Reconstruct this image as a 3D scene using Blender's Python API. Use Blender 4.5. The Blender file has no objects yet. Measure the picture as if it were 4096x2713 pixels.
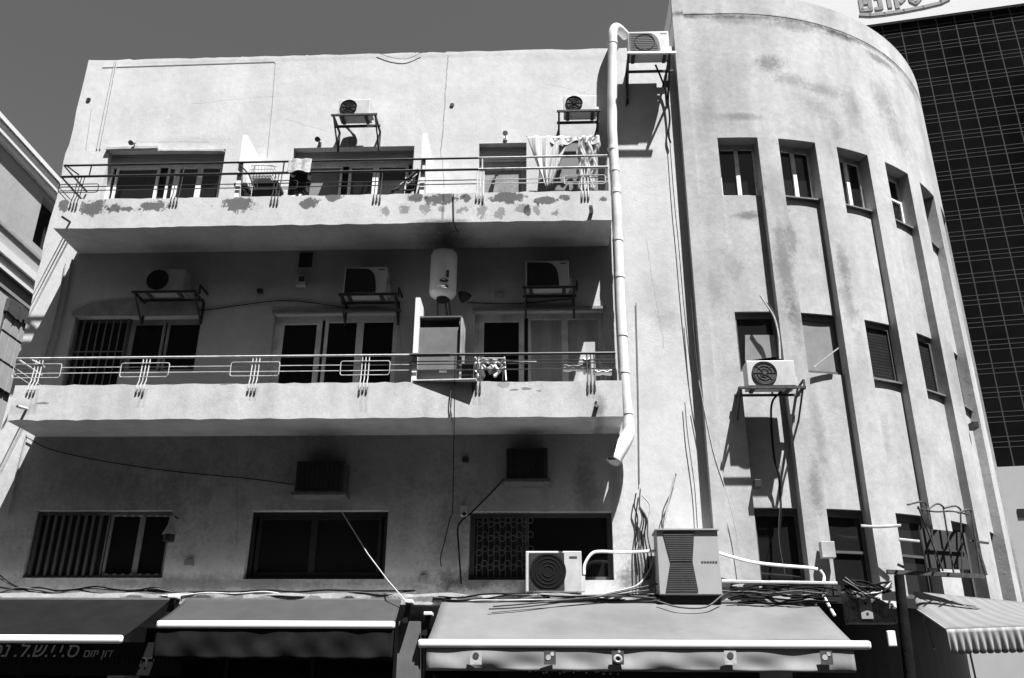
import bpy, bmesh, math, random
from mathutils import Vector, Matrix
random.seed(7)
R = math.radians
sc = bpy.context.scene
col = sc.collection

# ------------------------------------------------------------ camera
CAM = Vector((0, -14.0, 1.6))
def cam_axes(p, y, r):
    cp, sp, cy, sy, cr, sr = math.cos(p), math.sin(p), math.cos(y), math.sin(y), math.cos(r), math.sin(r)
    f = Vector((sy*cp, cy*cp, sp)); rt = Vector((cy, -sy, 0)); up = rt.cross(f)
    return rt*cr + up*sr, -rt*sr + up*cr, f
CR, CU, CF = cam_axes(R(23.128), R(-2.6073), R(.4415))
cd = bpy.data.cameras.new('camera'); co = bpy.data.objects.new('camera', cd); col.objects.link(co)
cd.sensor_width = 36; cd.lens = 36*3612/4096; cd.clip_start = .1; cd.clip_end = 3000
m = Matrix.Identity(4)
for i in range(3):
    m[i][0], m[i][1], m[i][2], m[i][3] = CR[i], CU[i], -CF[i], CAM[i]
co.matrix_world = m
sc.camera = co

# ------------------------------------------------------------ light
SUN = Vector((.8, -1, 3.0)).normalized()            # towards the sun
wd = bpy.data.worlds.new('World'); sc.world = wd; wd.use_nodes = True
nt = wd.node_tree; nt.nodes.clear()
o_ = nt.nodes.new('ShaderNodeOutputWorld'); bg = nt.nodes.new('ShaderNodeBackground')
sk = nt.nodes.new('ShaderNodeTexSky'); sk.sky_type = 'NISHITA'; sk.sun_disc = False
sk.sun_elevation = math.asin(SUN.z); sk.sun_rotation = math.atan2(SUN.x, SUN.y)
sk.air_density = 1.0; sk.dust_density = .6; sk.ozone_density = 1.0
sep = nt.nodes.new('ShaderNodeSeparateColor')       # black and white film behind a yellow-red filter
ma = nt.nodes.new('ShaderNodeMath'); ma.operation = 'MULTIPLY'; ma.inputs[1].default_value = 1.0
mb = nt.nodes.new('ShaderNodeMath'); mb.operation = 'MULTIPLY_ADD'; mb.inputs[1].default_value = .0
nt.links.new(sk.outputs[0], sep.inputs[0]); nt.links.new(sep.outputs[0], ma.inputs[0])
nt.links.new(sep.outputs[1], mb.inputs[0]); nt.links.new(ma.outputs[0], mb.inputs[2])
nt.links.new(mb.outputs[0], bg.inputs[0]); bg.inputs[1].default_value = .05
nt.links.new(bg.outputs[0], o_.inputs[0])
sl = bpy.data.lights.new('sun', 'SUN'); sl.energy = 5.0; sl.angle = R(.53); sl.color = (1, 1, 1)
so = bpy.data.objects.new('sun', sl); col.objects.link(so)
so.rotation_euler = SUN.to_track_quat('Z', 'Y').to_euler(); so.location = (10, -20, 40)
vs = sc.view_settings
vs.view_transform = 'Standard'; vs.look = 'None'; vs.gamma = 1; vs.exposure = 1.45
sc.render.film_transparent = False
sc.cycles.use_denoising = True; sc.cycles.denoiser = 'OPENIMAGEDENOISE'
sc.cycles.denoising_input_passes = 'RGB_ALBEDO_NORMAL'; sc.cycles.denoising_prefilter = 'ACCURATE'
sc.cycles.max_bounces = 5; sc.cycles.diffuse_bounces = 1

# ------------------------------------------------------------ pixel -> point helpers (photo measured at 2367 px wide)
KP = 4096/2367.
def ray(x, y):
    return CR*((x*KP-2048)/3612) + CU*(-(y*KP-1356.5)/3612) + CF
def P(x, y, Y=0.):
    d = ray(x, y); return CAM + d*((Y-CAM.y)/d.y)
def PX(x, y, X):
    d = ray(x, y); return CAM + d*((X-CAM.x)/d.x)
def PZ(x, y, Z):
    d = ray(x, y); return CAM + d*((Z-CAM.z)/d.z)
def rect(px0, py0, px1, py1, Y):
    mx, my = (px0+px1)/2, (py0+py1)/2
    return P(px0, my, Y).x, P(px1, my, Y).x, P(mx, py1, Y).z, P(mx, py0, Y).z

# ------------------------------------------------------------ materials
def V(c): return (c, c, c, 1)
MATS = {}
def mat(name, c, rough=.75, var=.12, scale=6., bump=.0, metal=0., spec=.35, wave=None, grime=0.):
    if name in MATS: return MATS[name]
    m = bpy.data.materials.new(name); m.use_nodes = True; n = m.node_tree; b = n.nodes['Principled BSDF']
    tc = n.nodes.new('ShaderNodeTexCoord')
    nz = n.nodes.new('ShaderNodeTexNoise'); nz.inputs['Scale'].default_value = scale; nz.inputs['Detail'].default_value = 8
    nz.inputs['Roughness'].default_value = .65
    n.links.new(tc.outputs['Object'], nz.inputs['Vector'])
    cr = n.nodes.new('ShaderNodeValToRGB')
    cr.color_ramp.elements[0].position = .3; cr.color_ramp.elements[1].position = .7
    cr.color_ramp.elements[0].color = V(max(0, c*(1-var))); cr.color_ramp.elements[1].color = V(min(1, c*(1+var)))
    n.links.new(nz.outputs['Fac'], cr.inputs[0])
    out = cr.outputs[0]
    if grime:
        g = n.nodes.new('ShaderNodeTexNoise'); g.inputs['Scale'].default_value = scale*.35; g.inputs['Detail'].default_value = 10
        n.links.new(tc.outputs['Object'], g.inputs['Vector'])
        gr = n.nodes.new('ShaderNodeValToRGB'); gr.color_ramp.elements[0].position = .5; gr.color_ramp.elements[1].position = .68
        gr.color_ramp.elements[0].color = V(1); gr.color_ramp.elements[1].color = V(1-grime)
        n.links.new(g.outputs['Fac'], gr.inputs[0])
        mx = n.nodes.new('ShaderNodeMixRGB'); mx.blend_type = 'MULTIPLY'; mx.inputs[0].default_value = 1
        n.links.new(out, mx.inputs[1]); n.links.new(gr.outputs[0], mx.inputs[2]); out = mx.outputs[0]
    if wave:                                            # (scale, axis, dark factor)
        w = n.nodes.new('ShaderNodeTexWave'); w.wave_type = 'BANDS'; w.bands_direction = wave[1]
        w.inputs['Scale'].default_value = wave[0]; w.inputs['Distortion'].default_value = wave[3] if len(wave) > 3 else 0
        n.links.new(tc.outputs['Object'], w.inputs['Vector'])
        wr = n.nodes.new('ShaderNodeValToRGB'); wr.color_ramp.elements[0].position = .35; wr.color_ramp.elements[1].position = .65
        wr.color_ramp.elements[0].color = V(wave[2]); wr.color_ramp.elements[1].color = V(1)
        n.links.new(w.outputs['Fac'], wr.inputs[0])
        mx = n.nodes.new('ShaderNodeMixRGB'); mx.blend_type = 'MULTIPLY'; mx.inputs[0].default_value = 1
        n.links.new(out, mx.inputs[1]); n.links.new(wr.outputs[0], mx.inputs[2]); out = mx.outputs[0]
    n.links.new(out, b.inputs['Base Color'])
    b.inputs['Roughness'].default_value = rough; b.inputs['Metallic'].default_value = metal
    b.inputs['Specular IOR Level'].default_value = spec
    if bump:
        bp = n.nodes.new('ShaderNodeBump'); bp.inputs['Strength'].default_value = bump; bp.inputs['Distance'].default_value = .02
        n2 = n.nodes.new('ShaderNodeTexNoise'); n2.inputs['Scale'].default_value = scale*5; n2.inputs['Detail'].default_value = 6
        n.links.new(tc.outputs['Object'], n2.inputs['Vector'])
        n.links.new(n2.outputs['Fac'], bp.inputs['Height']); n.links.new(bp.outputs[0], b.inputs['Normal'])
    MATS[name] = m
    return m

def plaster(name, c, blobs=(), var=.07, streak=.1, bump=.24, grain=.13, lines=(), big=.07):
    """old painted render: mottling, vertical rain streaks, fine grain, stains of their own shape and painted shade.
    blobs: (x, z, rx, rz, factor, softness, jag) in world metres; lines: dark cracks (x0,z0,x1,z1,width,factor)"""
    m = bpy.data.materials.new(name); m.use_nodes = True; n = m.node_tree; L = n.links; b = n.nodes['Principled BSDF']
    def N(t, **k):
        q = n.nodes.new(t)
        for a, v in k.items(): setattr(q, a, v)
        return q
    def math_(op, a, bb=None, c_=None):
        q = N('ShaderNodeMath', operation=op)
        for i, v in enumerate((a, bb, c_)):
            if v is None: continue
            if isinstance(v, (int, float)): q.inputs[i].default_value = v
            else: L.new(v, q.inputs[i])
        return q.outputs[0]
    g = N('ShaderNodeNewGeometry'); pos = g.outputs['Position']
    def noise(scale, det=8, sc3=None, rough=.6, w=0):
        q = N('ShaderNodeTexNoise'); q.inputs['Scale'].default_value = scale; q.inputs['Detail'].default_value = det
        q.inputs['Roughness'].default_value = rough
        mp = N('ShaderNodeMapping'); mp.inputs['Scale'].default_value = sc3 or (1, 1, 1); mp.inputs['Location'].default_value = (w, w*.7, w*1.3)
        L.new(pos, mp.inputs['Vector']); L.new(mp.outputs[0], q.inputs['Vector'])
        return q.outputs['Fac']
    def ramp(x, lo, hi, a, bb):
        q = N('ShaderNodeMapRange'); q.inputs[1].default_value = lo; q.inputs[2].default_value = hi
        q.inputs[3].default_value = a; q.inputs[4].default_value = bb
        L.new(x, q.inputs[0]); return q.outputs[0]
    f = ramp(noise(1.1, 10), .3, .7, 1-var, 1+var)
    f = math_('MULTIPLY', f, ramp(noise(2.2, 8, (1, 1, .12), w=3), .42, .72, 1, 1-streak))
    f = math_('MULTIPLY', f, ramp(noise(9, 8, w=9), .35, .7, 1.03, 1-var))
    f = math_('MULTIPLY', f, ramp(noise(.55, 9, (1, 1, .7), w=31, rough=.68), .45, .68, 1, 1-big))
    f = math_('MULTIPLY', f, ramp(noise(46, 4, w=5, rough=.8), .3, .7, 1-grain, 1+grain))
    sx = N('ShaderNodeSeparateXYZ'); L.new(pos, sx.inputs[0]); X, Z = sx.outputs[0], sx.outputs[2]
    flake = None
    if blobs or lines:
        d1 = math_('SUBTRACT', noise(3.2, 8, w=20, rough=.7), .5); d2 = math_('SUBTRACT', noise(13, 9, w=40, rough=.75), .5)
    for (bx, bz, rx, rz, fac, soft, jag) in blobs:
        u = math_('DIVIDE', math_('SUBTRACT', X, bx), rx); v = math_('DIVIDE', math_('SUBTRACT', Z, bz), rz)
        r2 = math_('SQRT', math_('ADD', math_('MULTIPLY', u, u), math_('MULTIPLY', v, v)))
        r3 = math_('ADD', r2, math_('MULTIPLY', d1, jag*2.)); r3 = math_('ADD', r3, math_('MULTIPLY', d2, jag*2.4))
        k_ = ramp(r3, 1-soft, 1+soft*.3, fac, 1); f = math_('MULTIPLY', f, k_)
        if jag > 1: flake = k_ if flake is None else math_('MULTIPLY', flake, k_)
    for (x0, z0, x1, z1, w, fac) in lines:
        ln = math.hypot(x1-x0, z1-z0); ux, uz = (x1-x0)/ln, (z1-z0)/ln
        dx = math_('SUBTRACT', X, x0); dz = math_('SUBTRACT', Z, z0)
        al = math_('ADD', math_('MULTIPLY', dx, ux), math_('MULTIPLY', dz, uz))
        pe = math_('SUBTRACT', math_('MULTIPLY', dx, uz), math_('MULTIPLY', dz, ux))
        pe = math_('ABSOLUTE', math_('ADD', pe, math_('MULTIPLY', d1, .12)))
        inside = math_('MULTIPLY', math_('GREATER_THAN', al, 0), math_('LESS_THAN', al, ln))
        k = math_('MULTIPLY', inside, ramp(pe, w*.4, w, 1-fac, 0))
        f = math_('MULTIPLY', f, math_('SUBTRACT', 1, k))
    f = math_('MULTIPLY', f, c); f = math_('MINIMUM', f, .88)
    cc = N('ShaderNodeCombineColor')
    for i in range(3): L.new(f, cc.inputs[i])
    L.new(cc.outputs[0], b.inputs['Base Color'])
    b.inputs['Roughness'].default_value = .92; b.inputs['Specular IOR Level'].default_value = .15
    bp = N('ShaderNodeBump'); bp.inputs['Strength'].default_value = bump; bp.inputs['Distance'].default_value = .02
    rough_ = ramp(noise(.8, 5, w=14), .42, .66, .12, 1)
    h = math_('ADD', math_('MULTIPLY', noise(28, 8, w=2, rough=.7), rough_), math_('MULTIPLY', noise(2.6, 7, (1, 1, .6), w=6), 2.2))
    if flake is not None: h = math_('ADD', h, math_('MULTIPLY', flake, 1.5))
    L.new(h, bp.inputs['Height']); L.new(bp.outputs[0], b.inputs['Normal'])
    MATS[name] = m
    return m

# ------------------------------------------------------------ object helpers
def tag(o, label, cat, group=None):
    o['label'] = label; o['category'] = cat
    if group: o['group'] = group
    return o
def thing(name, label, cat, loc=(0, 0, 0), group=None):
    o = bpy.data.objects.new(name, None); col.objects.link(o); o.location = loc; o.empty_display_size = .2
    return tag(o, label, cat, group)
def base(o):
    v = Vector((0, 0, 0))
    while o is not None: v += o.location; o = o.parent
    return v

class MB:
    def __init__(s): s.v = []; s.f = []; s.mi = []; s.cur = 0
    def quad(s, a, b, c, d):
        i = len(s.v); s.v += [Vector(a), Vector(b), Vector(c), Vector(d)]; s.f.append((i, i+1, i+2, i+3)); s.mi.append(s.cur)
        return s
    def poly(s, pts):
        i = len(s.v); s.v += [Vector(p) for p in pts]; s.f.append(tuple(range(i, i+len(pts)))); s.mi.append(s.cur); return s
    def box(s, x0, x1, y0, y1, z0, z1, M=None):
        i = len(s.v)
        pts = [Vector(p) for p in ((x0,y0,z0),(x1,y0,z0),(x1,y1,z0),(x0,y1,z0),(x0,y0,z1),(x1,y0,z1),(x1,y1,z1),(x0,y1,z1))]
        if M: pts = [M @ p for p in pts]
        s.v += pts
        for q in ((0,3,2,1),(4,5,6,7),(0,1,5,4),(1,2,6,5),(2,3,7,6),(3,0,4,7)):
            s.f.append(tuple(i+k for k in q)); s.mi.append(s.cur)
        return s
    def bar(s, a, b, w, h=None, up=(0, 0, 1)):
        a, b = Vector(a), Vector(b); h = h or w; d = (b-a).normalized(); u = Vector(up)
        if abs(d.dot(u)) > .95: u = Vector((0, 1, 0))
        r = d.cross(u).normalized()*w/2; u = r.cross(d).normalized()*h/2
        i = len(s.v); s.v += [a-r-u, a+r-u, a+r+u, a-r+u, b-r-u, b+r-u, b+r+u, b-r+u]
        for q in ((0,1,2,3),(7,6,5,4),(0,4,5,1),(1,5,6,2),(2,6,7,3),(3,7,4,0)):
            s.f.append(tuple(i+k for k in q)); s.mi.append(s.cur)
        return s
    def tube(s, pts, r, n=8, caps=True, closed=False):
        pts = [Vector(p) for p in pts]; k = len(pts)
        rr = r if isinstance(r, (list, tuple)) else [r]*k
        i0 = len(s.v); u = None
        for j, p in enumerate(pts):
            if closed: d = pts[(j+1) % k]-pts[j-1]
            else: d = pts[min(j+1, k-1)]-pts[max(j-1, 0)]
            d = d.normalized() if d.length > 1e-9 else Vector((0, 0, 1))
            if u is None: u = Vector((0, 0, 1)) if abs(d.z) < .9 else Vector((1, 0, 0))
            u = (u-d*u.dot(d)).normalized(); w = d.cross(u)
            for q in range(n):
                a = 2*math.pi*q/n; s.v.append(p+(u*math.cos(a)+w*math.sin(a))*rr[j])
        for j in range(k if closed else k-1):
            j2 = (j+1) % k
            for q in range(n):
                s.f.append((i0+j*n+q, i0+j*n+(q+1) % n, i0+j2*n+(q+1) % n, i0+j2*n+q)); s.mi.append(s.cur)
        if caps and not closed:
            s.f.append(tuple(i0+q for q in reversed(range(n)))); s.mi.append(s.cur)
            s.f.append(tuple(i0+(k-1)*n+q for q in range(n))); s.mi.append(s.cur)
        return s
    def disc(s, c, r, n=28, axis=(0, -1, 0), th=.01, r2=None):
        """short cylinder whose front faces axis"""
        a = Vector(axis).normalized(); s.tube([Vector(c), Vector(c)+a*th], [r, r if r2 is None else r2], n); return s
    def ring(s, c, r, t, n=32, axis=(0, -1, 0), m=6):
        a = Vector(axis).normalized(); u = a.orthogonal().normalized(); w = a.cross(u)
        s.tube([Vector(c)+(u*math.cos(2*math.pi*k/n)+w*math.sin(2*math.pi*k/n))*r for k in range(n)], t, m, closed=True); return s
    def grid(s, fn, nu, nv):
        i = len(s.v)
        for a in range(nu+1):
            for b in range(nv+1): s.v.append(Vector(fn(a/nu, b/nv)))
        for a in range(nu):
            for b in range(nv):
                q = i+a*(nv+1)+b; s.f.append((q, q+nv+1, q+nv+2, q+1)); s.mi.append(s.cur)
        return s
    def build(s, name, material, parent=None, smooth=False, bevel=0, solid=0, label=None):
        me = bpy.data.meshes.new(name); off = base(parent) if parent else Vector((0, 0, 0))
        me.from_pydata([v-off for v in s.v], [], s.f)
        ms = material if isinstance(material, (list, tuple)) else [material]
        for m_ in ms: me.materials.append(m_)
        if len(ms) > 1: me.polygons.foreach_set('material_index', s.mi)
        if smooth: me.polygons.foreach_set('use_smooth', [True]*len(me.polygons))
        me.update()
        o = bpy.data.objects.new(name, me); col.objects.link(o)
        if parent: o.parent = parent
        if bevel:
            bv = o.modifiers.new('bevel', 'BEVEL'); bv.width = bevel; bv.segments = 4 if bevel > .03 else 2; bv.limit_method = 'ANGLE'; bv.angle_limit = R(40)
        if solid:
            so_ = o.modifiers.new('solid', 'SOLIDIFY'); so_.thickness = solid
        if smooth and not bevel:
            try: me.set_sharp_from_angle(angle=R(40))
            except Exception: pass
        if label: o['label'] = label
        return o

def curve(pts, n=6):
    """Catmull-Rom through pts"""
    pts = [Vector(p) for p in pts]
    if len(pts) < 3: return pts
    q = [pts[0]*2-pts[1]] + pts + [pts[-1]*2-pts[-2]]; out = []
    for i in range(1, len(q)-2):
        for k in range(n):
            t = k/n; a, b, c, d = q[i-1], q[i], q[i+1], q[i+2]
            out.append(.5*((2*b)+(c-a)*t+(2*a-5*b+4*c-d)*t*t+(3*b-a-3*c+d)*t**3))
    out.append(pts[-1]); return out
def pxs(pts, Y=None):
    """[(px,py[,Y])] -> points"""
    return [P(p[0], p[1], p[2] if len(p) > 2 else Y) for p in pts]
def cable(label, pts, r=.012, m=None, Y=-.05, name='cable', cat='cable', group=None, n=6, smooth=True):
    q = pxs(pts, Y); q = curve(q, 5) if smooth else q
    o = MB().tube(q, r, n).build(name, m or M_cable, None, smooth=True)
    return tag(o, label, cat, group)

def relief(fn, sb, zb, depth, edge=None):
    """a wall sheet made of cells pushed back by depth(s,z) = (d, face?) with the returns between them.
    fn(s, z, d) -> point"""
    b = MB()
    sb = sorted(set(round(x, 4) for x in sb)); zb = sorted(set(round(x, 4) for x in zb))
    ns, nz = len(sb)-1, len(zb)-1
    D = [[depth((sb[i]+sb[i+1])/2, (zb[j]+zb[j+1])/2) for j in range(nz)] for i in range(ns)]
    for i in range(ns):
        for j in range(nz):
            d, face = D[i][j]; s0, s1, z0, z1 = sb[i], sb[i+1], zb[j], zb[j+1]
            if face: b.quad(fn(s0, z0, d), fn(s1, z0, d), fn(s1, z1, d), fn(s0, z1, d))
            if i+1 < ns and abs(D[i+1][j][0]-d) > 1e-5:
                e = D[i+1][j][0]
                q = (fn(s1, z0, d), fn(s1, z0, e), fn(s1, z1, e), fn(s1, z1, d))
                b.quad(*q)
            if j+1 < nz and abs(D[i][j+1][0]-d) > 1e-5:
                e = D[i][j+1][0]
                b.quad(fn(s0, z1, d), fn(s1, z1, d), fn(s1, z1, e), fn(s0, z1, e))
    return b
def steps(a, b, st):
    n = max(1, int(round((b-a)/st))); return [a+(b-a)*k/n for k in range(n+1)]

# ------------------------------------------------------------ material set
M_white = mat('white_paint', .74, .5, .08, 12, grime=.2)
M_frame = mat('window_frame_paint', .84, .5, .12, 10, grime=.25)
M_frame2 = mat('aluminium_frame', .42, .45, .12, 10)
M_darkframe = mat('dark_frame', .09, .5, .2, 10)
M_reveal = mat('reveal_plaster', .55, .9, .15, 4)
M_glass = mat('dark_glass', .012, .08, .1, 3, spec=.5)
M_glass2 = mat('dull_dark_glass', .03, .25, .3, 2, spec=.4)
M_curtain = mat('curtain_cloth', .5, .9, .12, 5, wave=(1.1, 'X', .85, 2.5))
M_graycurt = mat('gray_curtain', .24, .9, .3, 9)
M_board = mat('gray_board', .2, .8, .15, 5)
M_shutter = mat('roller_shutter_slats', .66, .6, .06, 6, wave=(9, 'Z', .6))
M_black = mat('black_iron', .02, .55, .3, 20)
M_iron = mat('dark_rusty_iron', .055, .8, .5, 14, bump=.2)
M_rail_w = mat('white_rail_paint', .5, .55, .2, 18, grime=.4, spec=.2)
M_rail_d = mat('dark_rail_paint', .028, .5, .4, 15)
M_cable = mat('grey_cable_sheath', .08, .8, .3, 10, spec=.08)
M_cable_d = mat('black_cable_sheath', .012, .8, .3, 10, spec=.06)
M_cable_l = mat('pale_cable_sheath', .42, .7, .25, 10)
M_duct = mat('white_duct', .78, .5, .06, 10)
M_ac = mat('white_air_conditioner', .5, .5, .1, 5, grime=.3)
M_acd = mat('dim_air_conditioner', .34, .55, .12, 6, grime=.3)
M_grille = mat('black_fan_grille', .014, .6, .3, 30)
M_grille2 = mat('grey_fan_grille', .05, .6, .3, 30)
M_pipe = mat('white_pipe', .66, .55, .1, 5, grime=.3)
M_metal = mat('bare_metal', .35, .4, .25, 9, metal=.6)
M_cloth_l = mat('pale_cloth', .62, .95, .12, 12, bump=.2)
M_bag = mat('grey_plastic', .25, .6, .3, 10)

# ============================================================ setting
g = MB(); g.quad((-900, -900, 0), (900, -900, 0), (900, 900, 0), (-900, 900, 0))
o = g.build('street', mat('asphalt', .02, .95, .25, 1.5, spec=.1)); o['kind'] = 'structure'
g = MB(); g.box(-60, 60, -3.2, 30, -.3, .13)
o = g.build('pavement', mat('paving', .03, .95, .2, 3, spec=.1)); o['kind'] = 'structure'

# unseen block added behind the camera to cut skylight and deepen shade
ob = thing('unseen_sky_blocker', 'unseen dark block added behind the camera to cut skylight on the apartment block', 'building', (0, -17, 0))
b = MB(); b.box(-45, 45, -30, -16.8, 0, 19); b.build('wall', mat('sky_blocker_dark', .08, .9, .2, 1, spec=.1), ob)  # body of the added sky blocker
b = MB(); b.box(-45.5, 45.5, -30.5, -16.5, 19, 19.5); b.build('roof', mat('sky_blocker_top', .2, .9, .2, 1), ob)  # top slab of the added sky blocker
for k in range(-10, 10):
    for z in (5.2, 8.6, 12): MB().box(k*4+1, k*4+2.6, -16.9, -16.78, z, z+1.5).build('window', M_glass, ob)  # glass panes on the added sky blocker, unseen

# ============================================================ apartment building
XL, XR, ZT = -9.13, 2.452, 13.72
ZF3, ZF2 = 9.5, 6.1
bld = thing('apartment_building', 'three storey white plastered apartment building with two long balconies', 'building', ((XL+XR)/2, 0, 0))
# openings: key -> x0, x1, z0, z1, depth
def opn(px0, py0, px1, py1, z0=None, d=.2):
    x0, x1, a, b_ = rect(px0, py0, px1, py1, 0)
    x0 = P(px0, py0+ (30 if z0 is not None else (py1-py0)/2), 0).x; x1 = P(px1, py0+(30 if z0 is not None else (py1-py0)/2), 0).x
    return [x0, x1, a if z0 is None else z0, b_, d]
OP = {
 'A': opn(247, 347, 517, 450, ZF3, .22), 'B': opn(676, 340, 956, 440, ZF3, .24), 'C': opn(1107, 331, 1217, 440, ZF3, .22),
 'D1': opn(168, 731, 290, 880, ZF2, .2), 'D2': opn(291, 731, 457, 858, None, .2), 'E': opn(632, 725, 919, 880, ZF2, .16), 'F': opn(1097, 719, 1395, 870, ZF2, .16),
 'G': opn(67, 1180, 387, 1336, None, .16), 'H': opn(571, 1180, 893, 1339, None, .18), 'I': opn(1084, 1182, 1417, 1341, None, .2)}
OP['D1'][1] = OP['D2'][0] = (OP['D1'][1]+OP['D2'][0])/2
SHOPS = [(-9.0, -6.6, .15, 2.95, .6), (-6.35, -2.35, .15, 2.95, .6), (-1.95, 2.3, .15, 2.95, .6)]
def wdepth(s, z):
    for x0, x1, z0, z1, d in OP.values():
        if x0 < s < x1 and z0 < z < z1: return (d, False)
    for x0, x1, z0, z1, d in SHOPS:
        if x0 < s < x1 and z0 < z < z1: return (d, True)
    return (0., True)
sb = steps(XL, XR, .3); zb = steps(0, ZT, .4)
for q in list(OP.values())+SHOPS:
    sb += [q[0], q[1]]; zb += [q[2], q[3]]
rj = random.Random(3); topj = {}; lefj = {}
def wfn(s, z, d):
    x, y, zz = s, d, z
    if abs(z-ZT) < 1e-3:
        zz += topj.setdefault(round(s, 3), rj.uniform(-.018, .012))
    if abs(s-XL) < 1e-3:
        x += lefj.setdefault(round(z, 3), rj.uniform(-.02, .02))
    return (x, y, zz)
b = relief(wfn, sb, zb, wdepth)
b.box(XL+.02, XR-.02, .9, 12, 0, ZT-.5)
zs = sorted(set(round(z, 4) for z in zb))
for z0, z1 in zip(zs, zs[1:]):                       # left flank
    a0, a1 = wfn(XL, z0, 0), wfn(XL, z1, 0); b.quad((a0[0], 12, z0), a0, a1, (a1[0], 12, a1[2]))
ss = sorted(set(round(s, 4) for s in sb))
for s0, s1 in zip(ss, ss[1:]):                       # top of the parapet
    a0, a1 = wfn(s0, ZT, 0), wfn(s1, ZT, 0); b.quad(a0, a1, (a1[0], .22, a1[2]), (a0[0], .22, a0[2])); b.quad((a0[0], .22, a0[2]), (a1[0], .22, a1[2]), (s1, .22, ZT-.5), (s0, .22, ZT-.5))
blobs = [(-7.4, 5.0, 1.9, 1.1, .66, .9, .9), (-5.0, 4.7, 1.6, 1.3, .7, .9, .9), (-2.9, 4.9, 1.6, 1.1, .66, .9, .9), (-.7, 4.6, 1.3, 1.2, .72, .9, .9), (-6.6, 11.75, .8, .12, .9, .6, .5), (-1.2, 11.7, .5, .2, .93, .6, .5),  # large leading blobs paint deeper shade under the lower balcony, plus street grime
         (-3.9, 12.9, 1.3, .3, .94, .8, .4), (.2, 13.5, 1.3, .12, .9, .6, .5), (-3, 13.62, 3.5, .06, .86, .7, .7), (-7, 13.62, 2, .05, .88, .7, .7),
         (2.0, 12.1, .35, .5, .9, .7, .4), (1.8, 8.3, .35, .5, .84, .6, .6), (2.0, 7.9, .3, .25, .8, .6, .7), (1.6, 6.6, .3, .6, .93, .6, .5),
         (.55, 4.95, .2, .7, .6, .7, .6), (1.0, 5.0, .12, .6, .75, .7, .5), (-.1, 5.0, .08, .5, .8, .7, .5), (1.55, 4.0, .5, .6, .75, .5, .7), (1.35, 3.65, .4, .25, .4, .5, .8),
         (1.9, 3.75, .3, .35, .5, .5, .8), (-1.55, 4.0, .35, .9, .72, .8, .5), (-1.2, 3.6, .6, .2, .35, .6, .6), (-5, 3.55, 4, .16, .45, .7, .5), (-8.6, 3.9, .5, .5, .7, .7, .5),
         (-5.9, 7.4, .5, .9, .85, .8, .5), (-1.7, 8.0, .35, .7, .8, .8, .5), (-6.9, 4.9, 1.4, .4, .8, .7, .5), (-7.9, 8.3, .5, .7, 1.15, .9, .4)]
lines = [(-1.93, 13.65, -1.98, 11.4, .014, .5), (-1.98, 11.4, -1.9, 10.6, .012, .6), (-6.9, 12.6, -5.2, 12.75, .008, .7), (-4.2, 11.9, -5.0, 12.2, .008, .7), (.0, 12.9, .9, 12.6, .008, .7), (-7.9, 11.75, -6.4, 11.7, .01, .65), (-2.6, 8.3, -2.4, 6.2, .01, .7), (-5.1, 5.6, -4.9, 4.2, .01, .7), (1.7, 9.5, 1.9, 7.4, .009, .75)]
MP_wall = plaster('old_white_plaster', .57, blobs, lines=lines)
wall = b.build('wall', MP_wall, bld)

# balconies
def balcony(zb_, zt, xl, xr, material, dep=.9):
    b = MB(); n = 60
    rr = random.Random(int(zb_*10))
    lo = [rr.uniform(-.012, .008) for _ in range(n+1)]; hi = [rr.uniform(-.014, .008) for _ in range(n+1)]
    X = [xl+(xr-xl)*k/n for k in range(n+1)]
    for k in range(n):
        x0, x1 = X[k], X[k+1]
        b.quad((x0, -dep, zb_+lo[k]), (x1, -dep, zb_+lo[k+1]), (x1, -dep, zt+hi[k+1]), (x0, -dep, zt+hi[k]))
        b.quad((x0, -dep, zt+hi[k]), (x1, -dep, zt+hi[k+1]), (x1, -dep+.12, zt+hi[k+1]), (x0, -dep+.12, zt+hi[k]))
        b.quad((x0, -dep+.12, zt+hi[k]), (x1, -dep+.12, zt+hi[k+1]), (x1, -dep+.12, zb_+.16), (x0, -dep+.12, zb_+.16))
        b.quad((x0, -.002, zb_), (x1, -.002, zb_), (x1, -dep, zb_+lo[k+1]), (x0, -dep, zb_+lo[k]))
    for x, k in ((xl, 0), (xr, n)):
        b.poly([(x, -dep, zb_+lo[k]), (x, -dep, zt+hi[k]), (x, -dep+.12, zt+hi[k]), (x, -dep+.12, zb_+.16), (x, -.002, zb_+.16), (x, -.002, zb_)])
    o = b.build('balcony', material, bld)
    MB().box(xl+.002, xr-.002, -dep+.122, -.003, zb_+.1, zb_+.162).build('balcony_floor', mat('dark_floor_tiles', .07, .7, .2, 6, spec=.1), o)
    return o
def patch(px0, py0, px1, py1, fac=.25, soft=.14, jag=1.15):
    x0, x1, z0, z1 = rect(px0, py0, px1, py1, -.9)
    return ((x0+x1)/2, (z0+z1)/2, (x1-x0)/2*1.05, (z1-z0)/2*1.05, fac, soft, jag)
pb = [patch(*q) for q in ((133, 462, 160, 490), (190, 463, 248, 498), (252, 470, 280, 492), (276, 478, 305, 490), (332, 466, 386, 490), (514, 460, 588, 490), (692, 456, 736, 482), (750, 446, 790, 464))]
pb += [patch(*q) for q in ((942, 446, 985, 468), (975, 446, 1060, 472), (1062, 448, 1085, 468), (1138, 444, 1212, 468), (1235, 456, 1292, 472), (1210, 476, 1228, 498), (1290, 450, 1320, 464), (1385, 455, 1403, 466))]
pb += [(P(1026, 575, -.5).x, 9.345, .5, .07, .25, .9, .5)]
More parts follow.
